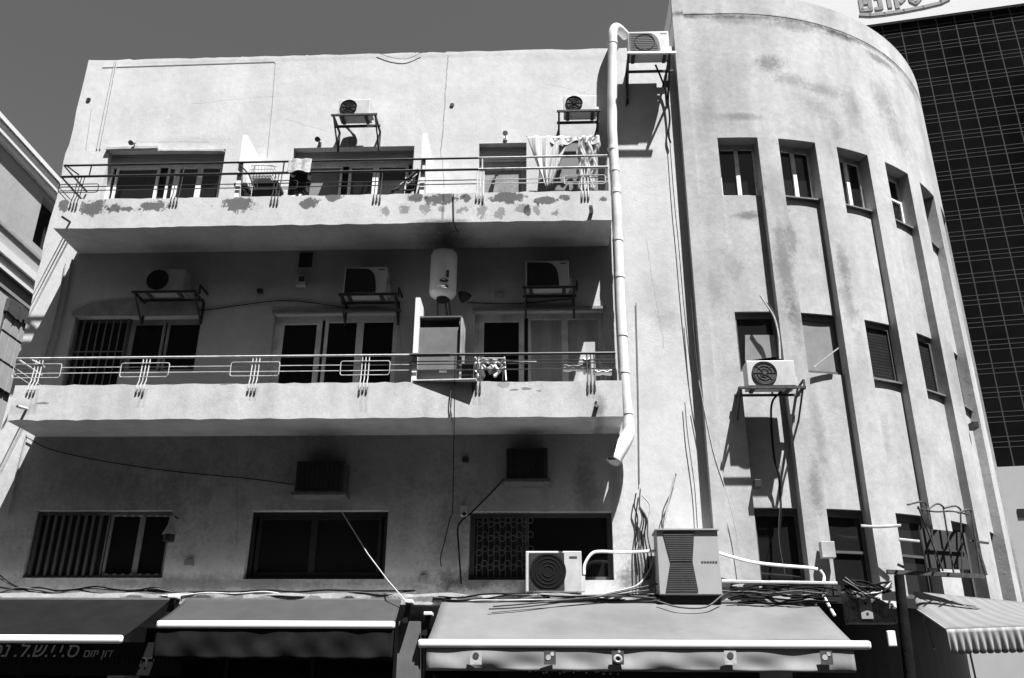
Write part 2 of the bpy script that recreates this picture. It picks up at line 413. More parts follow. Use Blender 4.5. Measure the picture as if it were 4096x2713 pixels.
pb += [patch(q, 478+random.uniform(-8, 12), q+random.uniform(14, 34), 494+random.uniform(-4, 12), .5, .2, 1.6) for q in range(880, 1290, 44)]
MP_b3 = plaster('peeling_white_plaster', .56, pb, streak=.16, lines=[(-1.78, 9.93, -1.78, 9.4, .03, .55)])
b2blobs = [(-8.3, 6.1, .3, .12, .8, .6, .6), (-3.4, 6.45, .1, .5, .85, .7, .4), (-5.0, 6.45, .1, .5, .88, .7, .4), (-1.5, 6.3, .2, .5, .86, .7, .4), (-1.9, 6.2, .12, .5, .86, .7, .4),
           (.6, 6.2, .3, .3, .85, .6, .7), (0.75, 6.05, .1, .2, .5, .6, .5)] + \
          [patch(*q) for q in ((1150, 883, 1176, 897, .62), (1180, 900, 1196, 904, .4), (1205, 896, 1226, 902, .45), (1240, 903, 1252, 906, .5), (85, 930, 112, 936, .4), (505, 881, 560, 889, .4), (415, 880, 440, 886, .5), (100, 880, 130, 887, .4), (240, 882, 262, 888, .4), (605, 881, 640, 886, .5))]
MP_b2 = plaster('grubby_white_plaster', .54, b2blobs, streak=.2, var=.09, lines=[(P(x+dx, 900, -.9).x, 6.42, P(x+dx, 900, -.9).x-.01, 6.0+.1*(k % 3), .035, .82) for k, x in enumerate((84, 333, 588, 843, 1103, 1366)) for dx in (-5, 6)])
balc3 = balcony(9.34, 9.915, -8.46, 1.05, MP_b3)
balc2 = balcony(5.91, 6.49, -8.47, 1.1, MP_b2)

# shop ledge
b = MB()
for k in range(51):
    x0, x1 = -9.6+k*.262, -9.6+(k+1)*.262
    j0, j1 = .03*math.sin(k*2.1)+.012*math.sin(k*5.3), .03*math.sin((k+1)*2.1)+.012*math.sin((k+1)*5.3)
    b.quad((x0, -.45, 3.2), (x1, -.45, 3.2), (x1, -.45, 3.355+j1*.5), (x0, -.45, 3.355+j0*.5))
    b.quad((x0, -.45, 3.355+j0*.5), (x1, -.45, 3.355+j1*.5), (x1, -.002, 3.375), (x0, -.002, 3.375))
    b.quad((x0, -.002, 3.2), (x1, -.002, 3.2), (x1, -.45, 3.2), (x0, -.45, 3.2))
lb = [(x, 3.28, random.uniform(.08, .3), random.uniform(.03, .08), random.uniform(.12, .5), .3, .9) for x in (-8.9, -8.3, -6.2, -5.6, -5.2, -4.7, -4.2, -3.5, -3.0, -2.5, -1.9, -1.2, -.3, .6, 1.4, 2.1)]
b.build('shop_ledge', plaster('crumbling_ledge_plaster', .5, lb, var=.2, streak=.25), bld)

# windows -------------------------------------------------------------
def bars(b, x0, x1, z0, z1, Y, w, t=.05, skip=''):
    """rectangular frame"""
    if 'l' not in skip: b.box(x0, x0+w, Y-t, Y, z0, z1)
    if 'r' not in skip: b.box(x1-w, x1, Y-t, Y, z0, z1)
    if 't' not in skip: b.box(x0+w, x1-w, Y-t, Y, z1-w, z1)
    if 'b' not in skip: b.box(x0+w, x1-w, Y-t, Y, z0, z0+w)
def window(key, leaves, fm, name='window', w=.055, band=0, bandmat=None, parent=None, par2=bld):
    """leaves: (fraction0, fraction1, z0 or None, pane material, frame width)"""
    x0, x1, z0, z1, d = OP[key] if isinstance(key, str) else key
    b = MB(); bars(b, x0, x1, z0, z1-band, d-.002, w)
    info = []
    for f0, f1, zz, pm, lw in leaves:
        a, c = x0+(x1-x0)*f0, x0+(x1-x0)*f1; lo = z0+w if zz is None else zz
        if zz is not None: b.box(a, c, d-.06, d-.003, z0, zz)
        bars(b, a, c, lo, z1-band-w, d-.008, lw, .045); info.append((a+lw, c-lw, lo+lw*.9, z1-band-w-lw, pm))
    fr = b.build(name, fm, par2)
    for a, c, lo, hi, pm in info:
        MB().box(a-.004, c+.004, d-.03, d+.01, lo-.004, hi+.004).build('pane', pm, fr)
    if band:
        MB().box(x0+.004, x1-.004, d-.09, d+.004, z1-band, z1-.003).build('shutter_box', bandmat or M_shutter, fr)
    MB().box(x0-.01, x1+.01, d+.02, d+.06, z0-.01, z1+.01).build('window_backing', M_black, fr)
    return fr
window('A', [(.055, .43, None, M_glass, .05), (.5, .58, None, M_glass, .045), (.58, .78, 9.95, M_glass, .05), (.78, .97, 9.95, M_glass, .05)], M_frame, w=.06, band=.2)
window('B', [(.06, .4, None, M_board, .04), (.455, .68, 9.9, M_glass, .055), (.68, .95, 9.9, M_glass2, .055)], M_frame, w=.06, band=.22)
window('C', [(.06, .94, None, M_graycurt, .05)], M_frame2, 'door', w=.05, band=.3)
window('D1', [(.06, .97, None, M_glass, .03)], M_darkframe, 'door', w=.03)
window('D2', [(.02, .47, None, M_glass, .045), (.5, .98, None, M_glass, .045)], M_acd, w=.05)
fE = window('E', [(.03, .38, None, M_glass, .09), (.405, .69, 6.62, M_glass, .06), (.69, .985, 6.62, M_glass, .06)], M_frame, w=.06)
window('F', [(.03, .385, None, M_glass, .09), (.415, .7, 6.62, M_curtain, .055), (.7, .985, 6.62, M_curtain, .055)], M_frame, w=.06)
window('G', [(.0, .53, None, M_glass2, .02), (.54, .77, None, M_glass, .04), (.77, .985, None, M_glass, .045)], mat('dull_frame', .22, .6, .2, 10), w=.03)
window('H', [(.05, .46, None, M_glass, .05), (.46, .95, None, M_glass, .05)], mat('tired_dark_frame', .022, .6, .3, 8), w=.07)
window('I', [(.02, .4, None, M_glass2, .03), (.4, .98, None, M_glass, .03)], M_darkframe, w=.04)
# perforated shutter dots, slats and bars
x0, x1, z0, z1, d = OP['G']
b = MB()
for k in range(9):
    x = x0+.05+(x1-x0)*.5*k/9; b.box(x, x+.04, -.0+.05, .09, z0+.04, z1-.06)
b.build('shutter_slat_screen', mat('dim_slats', .085, .6, .2, 9), bld)
b = MB()
for k in range(7):
    x = x0+(x1-x0)*(.565+.06*k)
    for z in (z0+.05, z1-.08): b.box(x, x+.05, .088, .1, z, z+.028)
b.build('shutter_perforation', M_frame2, bld)
x0, x1, z0, z1, d = OP['D1']
b = MB()
for k in range(8):
    x = x0+.03+(x1-x0-.06)*k/7; b.bar((x, .06, z0), (x, .06, z1-.03), .016)
for z in (6.75, 7.45): b.bar((x0, .05, z), (x1, .05, z), .016)
b.build('window_grate', mat('grey_grate', .17, .6, .2, 12), bld)
x0, x1, z0, z1, d = OP['I']
b = MB()
for k in range(10):                                   # curly iron security grate
    x = x0+.12+(x1-x0)*.4*k/10
    b.bar((x, .08, z0), (x, .08, z1), .01)
    for q in range(4): b.ring((x+.03, .07, z0+.2+.22*q+.06*(k % 2)), .045, .006, 12, m=4)
b.build('window_grate', M_darkframe, bld)
# lintel lips and rough grey rims above openings
b = MB()
b.box(OP['E'][0]-.04, OP['E'][1]+.05, -.05, -.003, OP['E'][3]+.01, OP['E'][3]+.06)
b.box(OP['F'][0]-.04, OP['F'][1]+.05, -.05, -.003, OP['F'][3]+.01, OP['F'][3]+.06)
b.build('lintel', mat('grey_lintel', .2, .8, .2, 6), bld)
b = MB()
q = pxs([(168, 731), (166, 722), (205, 704), (240, 698), (330, 696), (455, 700), (457, 730)], -.02)
b.poly([v for v in q]); i0 = len(b.v)
b.build('arched_rim', mat('rough_grey', .28, .95, .3, 5, bump=.4), bld, solid=.02)
b = MB()
b.bar(P(246, 345, -.02), P(366, 342, -.02), .07, .05)
b.bar(P(366, 349, -.015), P(518, 349, -.015), .05, .03)
b.build('lintel', mat('mid_grey_lintel', .4, .9, .3, 6), bld)

# railings ---------------------------------------------------------------
def rr_loop(b, xc, z, w, h, Y, r=.011):
    pts = []
    rad = .035
    for cx, cz, a0 in ((w/2-rad, h/2-rad, 0), (-w/2+rad, h/2-rad, 90), (-w/2+rad, -h/2+rad, 180), (w/2-rad, -h/2+rad, 270)):
        for k in range(4):
            a = R(a0+30*k); pts.append((xc+cx+rad*math.cos(a), Y, z+cz+rad*math.sin(a)))
    b.tube(pts, r, 6, closed=True)
YR = -.86
def posts(rail, xs, ztop, zlow, m, Y=YR):
    for x in xs:
        b = MB()
        for dx in (-.055, 0, .055):
            b.tube([(x+dx, Y, ztop), (x+dx, Y-.02, zlow+.2), (x+dx, -.915, zlow+.12), (x+dx-.004, -.915, zlow+.0)], .009, 6)
        b.build('railing_post', m, rail, smooth=True)
        b = MB()
        for dx in (-.055, 0, .055): b.box(x+dx-.013, x+dx+.013, -.92, -.903, zlow-.02-random.random()*.05, zlow+.05)
        b.build('post_anchor', M_iron, rail)
px2 = [P(x, 870, YR).x for x in (84, 333, 588, 843, 1103, 1366)]
zr2 = P(600, 824, YR).z; xl2, xr2 = P(40, 828, YR).x, 1.02; xm2 = P(947, 820, YR).x
zl = [P(600, 846, YR).z, P(600, 859, YR).z]
b = MB(); b.tube([(xl2, -.02, zr2), (xl2, YR, zr2), (xm2, YR, zr2)], .019, 8)
for z in zl: b.tube([(xl2, -.02, z), (xl2, YR, z), (xm2, YR, z)], .007, 6)
for x in px2[:4]: rr_loop(b, x, P(600, 854, YR).z, .78, P(600, 838, YR).z-P(600, 870, YR).z, YR-.02, .007)
b.tube([P(75, 832, YR), P(105, 850, YR)], .016, 6)
r2 = b.build('balcony_railing', M_rail_w, bld, smooth=True); posts(r2, px2[:4], zr2, 6.36, M_rail_w)
b = MB(); b.tube([(xm2, YR, zr2), (xr2, YR, zr2), (xr2, -.02, zr2)], .024, 8)
b.tube([(P(955, 824, YR).x, YR-.01, zr2-.005), (P(1040, 824, YR).x, YR-.01, zr2-.005)], .036, 8)
for z in zl+[zl[0]+.05]: b.tube([(xm2, YR, z), (xr2, YR, z), (xr2, -.02, z)], .01, 6)
r2b = b.build('balcony_railing', M_rail_d, bld, smooth=True, label='right hand dark painted railing of lower balcony'); posts(r2b, px2[4:], zr2, 6.36, M_rail_d)

px3 = [P(x, 440, YR).x for x in (182, 410, 640, 874, 1110, 1352)]
zt3, zm3 = P(700, 373, YR).z, P(700, 399, YR).z; xl3, xr3, xs3 = P(146, 392, YR).x, 1.02, P(1106, 372, YR).x
zl3 = [P(700, 423, YR).z, P(700, 432, YR).z]
def rail3(x0, x1, m, loops, pl, ends, label=None):
    b = MB()
    for z, r in ((zt3, .019), (zm3, .022)):
        b.tube(([(x0, -.02, z)] if ends[0] else [])+[(x0, YR, z), (x1, YR, z)]+([(x1, -.02, z)] if ends[1] else []), r, 8)
    for z in zl3: b.tube(([(x0, -.02, z)] if ends[0] else [])+[(x0, YR, z), (x1, YR, z)]+([(x1, -.02, z)] if ends[1] else []), .01, 6)
    for x in loops: rr_loop(b, x, P(700, 428, YR).z, .7, .17, YR-.02, .009)
    for x in pl: b.tube([(x, YR, zt3), (x, YR, zm3)], .014, 6)
    o = b.build('balcony_railing', m, bld, smooth=True, label=label)
    return o
r3 = rail3(xl3, xs3, M_rail_d, px3[:1]+px3[2:3], [P(210, 390, YR).x, P(425, 390, YR).x, P(655, 390, YR).x, P(975, 380, YR).x], (1, 0))
posts(r3, px3[:4], zm3, 9.78, M_rail_d)
b = MB()
b.tube([P(151, 381, YR), P(182, 404, YR)], .014, 6); b.tube([P(548, 374, YR), P(576, 404, YR), P(590, 440, YR)], .014, 6)
b.build('railing_brace', M_rail_d, r3, smooth=True)
r3b = rail3(xs3, xr3, M_rail_w, px3[5:], [P(1115, 370, YR).x, P(1352, 370, YR).x], (0, 1), 'right hand white painted railing of upper balcony')
posts(r3b, px3[4:], zm3, 9.78, M_rail_w)

# party walls between flats on the upper and lower balconies
def fin(px, pyt, z0, th=.1, name='partition_wall', mm=None, top=None):
    q = P(px, pyt, -.84)
    b = MB(); b.box(q.x, q.x+th, -.84, -.002, z0, q.z)
    return b.build(name, mm or M_white, bld)
M_fin = mat('white_washed_fin', .7, .9, .05, 6)
fin(562, 312, 9.5, .08, mm=M_fin); fin(977, 308, 9.5, .08, mm=M_fin)
fin(961, 688, 6.07, .075, mm=M_fin)
# wall hardware that belongs to the building: conduits, vents
for dx in (0, 7): MB().tube(pxs([(266+dx*.6, 141), (243+dx, 250), (224+dx, 345)], -.01), .01, 5).build('wall_conduit', mat('painted_conduit', .42, .8, .2, 8), bld)
MB().tube(pxs([(237, 156), (300, 154), (420, 150), (634, 143), (637, 146), (629, 250), (618, 362)], -.006), .004, 5).build('wall_wire', mat('painted_wire', .35, .8, .2, 8), bld)
MB().tube(pxs([(212, 250), (199, 345)], -.006), .004, 5).build('wall_wire', mat('painted_wire', .35), bld)
for pts in ([(152, 610), (138, 690), (120, 770), (103, 830)], [(167, 600), (150, 700), (132, 780), (118, 835)], [(62, 1005), (40, 1090), (20, 1190)]): MB().tube(pxs(pts, -.02), .016, 5).build('wall_conduit', mat('dim_conduit', .3, .8, .2, 8), bld)
MB().disc(P(1045, 243, -.004), .04, 16, th=.012).build('vent_hole', M_black, bld); MB().disc(P(205, 231, -.004), .045, 16, th=.012).build('vent_hole', M_black, bld)
x0, x1, z0, z1 = rect(692, 586, 722, 618, 0); MB().box(x0, x1, -.02, .03, z0, z1).build('vent_hole', M_black, bld)
# shopfronts: dark glass under the ledge
for x0, x1, z0, z1, d in SHOPS:
    sf = MB(); bars(sf, x0, x1, z0, z1, d-.01, .08, .06); n = 3
    for k in range(1, n): xx = x0+(x1-x0)*k/n; sf.box(xx-.03, xx+.03, d-.06, d-.012, z0+.08, z1-.08)
    f_ = sf.build('shopfront', M_black, bld)
    MB().box(x0+.08, x1-.08, d-.03, d-.005, z0+.08, z1-.08).build('pane', M_glass, f_)

# ============================================================ curved building
RC, XC, YC = 5.6, 3.4, 5.5; ZTT = 14.92
def plan(s):
    """s = arc length from the corner X=2.452 along the street face -> point and outward normal"""
    x = 2.452+s
    if x <= XC: return Vector((x, -.1, 0)), Vector((0, -1, 0))
    th = (x-XC)/RC
    if th <= R(105): return Vector((XC+RC*math.sin(th), YC-RC*math.cos(th), 0)), Vector((math.sin(th), -math.cos(th), 0))
    th0 = R(105); e = (th-th0)*RC; n = Vector((math.sin(th0), -math.cos(th0), 0))
    return Vector((XC+RC*math.sin(th0), YC-RC*math.cos(th0), 0))+Vector((math.cos(th0), math.sin(th0), 0))*e, n
def s_th(deg): return XC-2.452+RC*R(deg)
bays = [(3.10-2.452, 3.83-2.452)]+[(s_th(8.35+12.05*k), s_th(15.75+12.05*k)) for k in range(8)]
REC = .15
rows = [(3.42, 4.72, .12), (6.98, 8.07, .1), (10.36, 11.51, .14)]
ctw = thing('curved_building', 'pale plastered corner building with a rounded front and tall sunken window bays', 'building', (6.0, 2.0, 0))
def tfn(s, z, d):
    p, n = plan(s); q = p-n*d; return (q.x, q.y, z)
def tdepth(s, z):
    if z > 14.42: return (-.006, True)
    if .15 < z < 3.42 and 1.0 < s < s_th(130): return (1.3, False)
    for k, (a, c) in enumerate(bays):
        if a < s < c and 0 < z < 11.51:
            for z0, z1, d in rows:
                if z0 < z < z1: return (REC+d, False)
            return (REC, True)
    return (0., True)
sb = steps(0, s_th(105)+8, .16)
for a, c in bays: sb += [a, c]
sb += [1.0, s_th(130)]
sb = [s for s in sb if not any(abs(s-e) < .05 and abs(s-e) > 1e-6 for ab in bays for e in ab)]
zb = [0, .15, 5.5, 9, 12.5, 13.5, 14.42, ZTT]+[r for q in rows for r in q[:2]]
b = relief(tfn, sb, zb, tdepth)
sss = sorted(set(round(s, 4) for s in sb))
for s0, s1 in zip(sss, sss[1:]):
    b.quad(tfn(s0, ZTT, -.006), tfn(s1, ZTT, -.006), tfn(s1, ZTT, .25), tfn(s0, ZTT, .25))
    b.quad(tfn(s0, ZTT, .25), tfn(s1, ZTT, .25), tfn(s1, 14.3, .25), tfn(s0, 14.3, .25))
b.poly([tfn(s, 14.3, .25) for s in sss[::2]])
b.quad((2.452, -.1, 0), (2.452, 12, 0), (2.452, 12, 14.42), (2.452, -.1, 14.42)); b.quad((2.452, -.125, 14.42), (2.452, 12, 14.42), (2.452, 12, ZTT), (2.452, -.125, ZTT))
def tb(px, py, rx, rz, fac, soft=.62, jag=.85, Y=0.3):
    q = P(px, py, Y); return (q.x, q.z, rx, rz, fac, soft, jag)
tbl = [tb(1775, 175, .3, .22, 0.50), tb(1820, 205, .35, .16, 0.66), tb(1900, 215, .45, .14, 0.69), tb(1700, 300, .42, .1, 0.61, .6, .4), tb(1960, 260, .2, .5, 0.77, Y=.6), tb(2030, 250, .3, .4, 0.69, Y=1.2), tb(2060, 330, .3, .5, 0.72, Y=1.5),
       tb(1720, 515, .3, .09, 0.47), tb(1720, 460, .35, .07, 0.69), tb(1800, 640, .15, .9, 0.57), tb(1820, 560, .12, .5, 0.61), tb(1950, 620, .13, .45, 0.57, Y=.2), tb(1960, 700, .13, .5, 0.69, Y=.2), tb(1530, 840, .2, .2, 0.77),
       tb(1830, 760, .12, .5, 0.57), tb(1985, 800, .12, .6, 0.81, Y=.3), tb(1880, 1000, .15, .9, 0.72), tb(1870, 1130, .12, .5, 0.61), tb(2040, 1010, .12, .5, 0.84, Y=.6), tb(2200, 880, .15, .8, 0.84, Y=1.5), tb(1690, 640, .2, .3, 0.78), tb(1640, 700, .15, .4, 0.81),
       tb(1940, 300, .15, .35, 0.69, Y=.2), tb(1880, 260, .3, .25, 0.78), tb(1840, 60, .6, .16, 0.57, Y=.1), tb(1700, 45, .5, .12, 0.69, Y=-.1), tb(1935, 92, .5, .12, 0.50, Y=.6), tb(2030, 150, .4, .12, 0.47, Y=1.2), tb(2100, 220, .3, .12, 0.61, Y=2.2)]
# grime line running along the foot of the parapet
tbl += [(2.3+.62*k, 14.36+.03*math.sin(k*1.9), .5, .06, .42, .95, .8) for k in range(10)]
b.box(2.452, 2.66, -.175, -.101, 3.0, 14.9)
cwall = b.build('wall', plaster('mottled_pale_plaster', .47, tbl, var=.13, streak=.2, grain=.1, big=.2), ctw)
# windows of the curved building
def cwin(k, r, style):
    a, c = bays[k]; z0, z1, d = rows[r]; dd = REC+d
    sm = (a+c)/2; p, n = plan(sm); t = Vector((-n.y, n.x, 0)); w = c-a
    M = Matrix(((t.x, -n.x, 0, p.x-n.x*dd), (t.y, -n.y, 0, p.y-n.y*dd), (0, 0, 1, 0), (0, 0, 0, 1)))   # local: x along wall, y inwards
    h = w/2-.004
    b = MB()
    def bx(x0, x1, y0, y1, a0, a1): b.box(x0, x1, y0, y1, a0, a1, M)
    fw = .06
    bx(-h, -h+fw, -.05, .0, z0, z1); bx(h-fw, h, -.05, .0, z0, z1); bx(-h+fw, h-fw, -.05, 0, z1-fw-.05, z1-.005); bx(-h+fw, h-fw, -.05, 0, z0, z0+fw)
    if style == 'casement':
        bx(-.035, .035, -.06, .0, z0+fw, z1-fw-.05)
    if style == 'awning':
        bx(-h+fw, h-fw, -.055, 0, (z0+z1)/2-.02, (z0+z1)/2+.02)
    o = b.build('window', M_frame if r == 2 else M_darkframe, ctw)
    b = MB(); bx(-h+.01, h-.01, -.02, .02, z0+.01, z1-.01)
    b.build('pane', {'board': M_board, 'louver': mat('dark_louvres', .02, .5, .3, 4, wave=(5.5, 'Z', .45, .6), spec=.15)}.get(style, M_glass), o)
    if r == 2 and k > 0 or r == 1 and k > 1:
        b = MB(); bx(-h-.02, h+.02, -d-.05, -.05, z0-.03, z0-.002); b.build('window_sill', mat('dark_sill', .16, .8, .3, 8), o)
    return M, h, z0, z1, o
for k in range(len(bays)):
    cwin(k, 2, 'casement' if k < 3 else 'awning')
    cwin(k, 1, ('plain', 'board', 'louver', 'louver', 'louver', 'plain', 'plain', 'plain', 'plain')[k])
    cwin(k, 0, 'awning' if k in (1, 2, 4) else 'plain')
# loose brace in the broken window and white cloth behind glass
b = MB(); b.bar(P(1880, 850, .05), P(1938, 805, .05), .035, .02); b.build('window_brace', M_cable_l, ctw)
b = MB(); b.quad(P(1722, 775, .11), P(1790, 775, .11), P(1795, 825, .11), P(1722, 835, .11)); b.build('window_screen', M_board, ctw, solid=.01)
b = MB(); st_ = steps(1.0, s_th(130), .3)
for s0, s1 in zip(st_, st_[1:]): b.quad(tfn(s0, .1, 1.1), tfn(s1, .1, 1.1), tfn(s1, 3.5, 1.1), tfn(s0, 3.5, 1.1))
b.build('shop_dark_sheet', M_black, ctw)  # black sheet, its colour stands in for the shade inside the shop opening

# ============================================================ neighbour across the alley
NX = -13.0
nb = thing('side_street_building', 'older ornate pale building with projecting cornice and louvred shutters beyond the alley', 'building', (NX-4, 8, 0))
M_nb = plaster('neighbour_plaster', .4, (), var=.05, streak=.06, grain=.05)
b = MB()
YW = [-3, 1.2, 2.35, 5.42, 6.35, 9.2, 10.2, 14, 26]
nops = [(1.0, 3.45, 12.45, 14.0), (5.42, 6.5, 12.72, 14.05), (8.6, 9.7, 12.72, 14.05)]
nsh = [(5.03, 6.0), (8.3, 9.3), (1.5, 2.5)]
def nd(s, z):
    for a, c, z0, z1 in nops:
        if a < s < c and z0 < z < z1: return (.28, True)
    return (0, True)
sb = [-3, 26]+[q for a in nops for q in a[:2]]; zb = [0, 14.2]+[q for a in nops for q in a[2:]]
b = relief(lambda s, z, d: (NX-d, s, z), sb, zb, nd)
b.box(NX-9, NX-.35, -3, 26, 0, 14.2); b.quad((NX, -3, 0), (NX-9, -3, 0), (NX-9, -3, 14.2), (NX, -3, 14.2))
b.build('wall', M_nb, nb)
b = MB(); b.box(NX-9, NX+.1, -3.2, 26, 14.2, 14.34); b.box(NX-9, NX+.15, -3.25, 26, 14.34, 14.58); b.box(NX-9, NX+.2, -3.3, 26, 14.6, 14.72)
b.build('cornice', mat('white_cornice', .68, .8, .05, 4), nb)
for y0, y1, z0, z1 in ((-3, 26, 12.42, 12.5),): MB().box(NX-.1, NX+.04, y0, y1, z0, z1).build('string_course', mat('grey_course', .3, .8, .1, 4), nb)
b = MB(); b.box(NX-.1, NX+.13, -3, 26, 11.75, 11.95); b.box(NX-.1, NX+.07, -3, 26, 11.5, 11.75); b.box(NX-.1, NX+.1, -3, 26, 11.42, 11.5); b.build('string_course', mat('white_cornice', .68), nb)
b = MB(); b.box(NX-.1, NX+.025, -3, 26, 11.06, 11.42); b.build('frieze_band', mat('grey_frieze', .26, .8, .1, 4), nb)
for a, c, z0, z1 in nops:
    MB().box(NX-.26, NX-.24, a+.04, c-.04, z0, z1).build('pane', M_glass, nb)
MB().box(NX-.22, NX-.16, 3.45-1.2, 3.45, 12.55, 14.0).build('pane', M_glass, nb)
M_lou = mat('grey_louvre_shutter', .42, .7, .1, 5, wave=(14, 'Z', .6))
for a, c in nsh:
    b = MB(); b.box(NX+.005, NX+.03, a-.02, c+.02, 8.78, 10.82)
    fo = b.build('window', mat('dark_shutter_gap', .06, .8, .2, 5), nb)
    n = 3
    b = MB()
    for k in range(n):
        y0, y1 = a+(c-a)*k/n, a+(c-a)*(k+1)/n
        for z0, z1 in ((8.82, 9.4), (9.46, 10.08), (10.14, 10.72)): b.box(NX+.03, NX+.055, y0+.02, y1-.02, z0, z1)
    b.build('louvre_shutter', M_lou, fo)
    b = MB(); rr = random.Random(5)
    for k in range(10):
        y = a-.05+(c-a+.1)*k/10; b.box(NX+.005, NX+.1, y, y+(c-a)/10+.012, 10.66-rr.random()*.12, 10.92+.05*math.sin(math.pi*k/9))
    b.build('pelmet', M_iron, fo)

# ============================================================ glass tower and bank band far behind
SCL = 2.8
ph = R(-10); TU = Vector((math.cos(ph), math.sin(ph), 0)); TN = Vector((math.sin(ph), -math.cos(ph), 0))
T0 = CAM+(Vector((21.07, 29.13, 40.34))-CAM)*SCL; T0.z = 0          # point on the facade at mullion u=0
def tz(z): return 1.6+(z-1.6)*SCL
tow = thing('office_tower', 'tall dark glass office tower with a pale grid and a white sign band far behind', 'building', T0)
def tq(u, z, out=0.): return T0+TU*u*SCL+TN*out+Vector((0, 0, z))
def tbox(b, u0, u1, z0, z1, o0, o1):
    i = len(b.v)
    for o_ in (o1, o0):
        for u, z in ((u0, z0), (u1, z0), (u1, z1), (u0, z1)): b.v.append(tq(u, z, o_))
    for q in ((0,1,2,3),(7,6,5,4),(0,4,5,1),(1,5,6,2),(2,6,7,3),(3,7,4,0)): b.f.append(tuple(i+k for k in q)); b.mi.append(0)
UA, UB = -12, 16
b = MB(); tbox(b, UA, UB, tz(12.97), tz(40.32), 0, -30); b.build('glass_facade', mat('tower_glass', .006, .6, .5, .05, spec=.0), tow)
b = MB()
for k in range(UA, UB+1): tbox(b, k-.03, k+.03, tz(13), tz(40.3), .03, 0)
z = 39.55-.38; zc = 39.56
while zc > 13.3:
    for dz in (-.26, 0, .26): tbox(b, UA, UB, tz(zc+dz-.02), tz(zc+dz+.02), .025, 0.005)
    zc -= 1.262
b.build('facade_grid', mat('grey_mullions', .044, .8, .1, 1, spec=.05), tow)
b = MB(); tbox(b, UA, UB, tz(40.32), tz(43.9), .6, -30); b.build('sign_band', mat('white_ribbed_cladding', .5, .6, .03, .3, wave=(.9, 'Z', .9)), tow)
b = MB(); tbox(b, UA-2, UB+6, 0, tz(12.97), 1.5, -30); b.build('podium', mat('podium_render', .34, .8, .06, .3), tow)
b = MB()
for u in (0.55, 2.6, 4.6, 6.6): tbox(b, u, u+1.3, tz(10.55), tz(10.95), 1.62, 1.45)
for u in (0.75, 2.6, 4.6, 6.6): tbox(b, u, u+1.3, tz(6.5), tz(9.3), 1.62, 1.45)
b.build('podium_window', M_glass, tow)
# the bank's wordmark: letters and a swoosh, standing proud of the band
M_sign = mat('grey_sign_letters', .13, .6, .15, .5)
def stroke(b, pts, w, o0=.6, o1=.72):
    """thick polyline in tower-face coordinates (u, z in unscaled metres)"""
    for (u0, z0), (u1, z1) in zip(pts, pts[1:]):
        d = Vector((u1-u0, z1-z0)); L = d.length or 1; n = Vector((-d.y, d.x))/L*w/2; e = d/L*w*.25
        c = [(u0-n.x-e.x, z0-n.y-e.y), (u1-n.x+e.x, z1-n.y+e.y), (u1+n.x+e.x, z1+n.y+e.y), (u0+n.x-e.x, z0+n.y-e.y)]
        i = len(b.v)
        for o_ in (o1, o0):
            for u, z in c: b.v.append(tq(u, tz(z), o_))
        for q in ((0,1,2,3),(7,6,5,4),(0,4,5,1),(1,5,6,2),(2,6,7,3),(3,7,4,0)): b.f.append(tuple(i+k for k in q)); b.mi.append(0)
sgn = thing('bank_sign', 'grey Hebrew bank lettering over a curved swoosh on the white band of the glass tower', 'sign', tq(0, tz(41), .6))
ZL = 41.38; H = .92; Wd = .24
def letter(name_pts, u, wd):
    b = MB()
    for pts in name_pts: stroke(b, [(u+x*wd, ZL+y*H) for x, y in pts], Wd)
    b.build('letter', M_sign, sgn)
# left to right on the wall: tet, nun, vav, qof, samekh, yod, dalet
GL = [([[(.1, 1), (.08, .1), (.9, .08), (.92, .95), (.55, 1), (.5, .6)]], .62),
      ([[(.2, 1), (.75, 1), (.78, .06), (.05, .06)]], .42), ([[(.15, 1), (.6, 1), (.6, .03)]], .34),
      ([[(.05, 1), (.95, 1), (.9, .55), (.5, .3)], [(.14, .66), (.14, -.1)]], .56), ([[(.15, 1), (.95, 1), (.92, .35), (.55, .06), (.2, .3), (.12, 1)]], .66),
      ([[(.2, 1), (.6, 1), (.6, .58)]], .32), ([[(.0, 1), (1, 1)], [(.78, 1), (.78, .06)]], .58)]
u = -2.05
for strokes, wd in GL:
    letter(strokes, u, wd); u += wd+.2
b = MB(); pts = []
for k in range(15):
    t = k/14; pts.append((-2.1+5.15*t, 41.1-.14*math.sin(math.pi*min(1, t*1.15))+.55*max(0, t-.86)*7*.6*max(0, t-.86)*8))
pts = [(-2.15, 41.17), (-1.6, 41.03), (-.8, 40.98), (.3, 41.0), (1.4, 41.07), (2.4, 41.2), (2.85, 41.4), (2.98, 41.7), (2.98, 42.3)]
stroke(b, pts, .21); b.build('swoosh', M_sign, sgn)

exec_parts = True
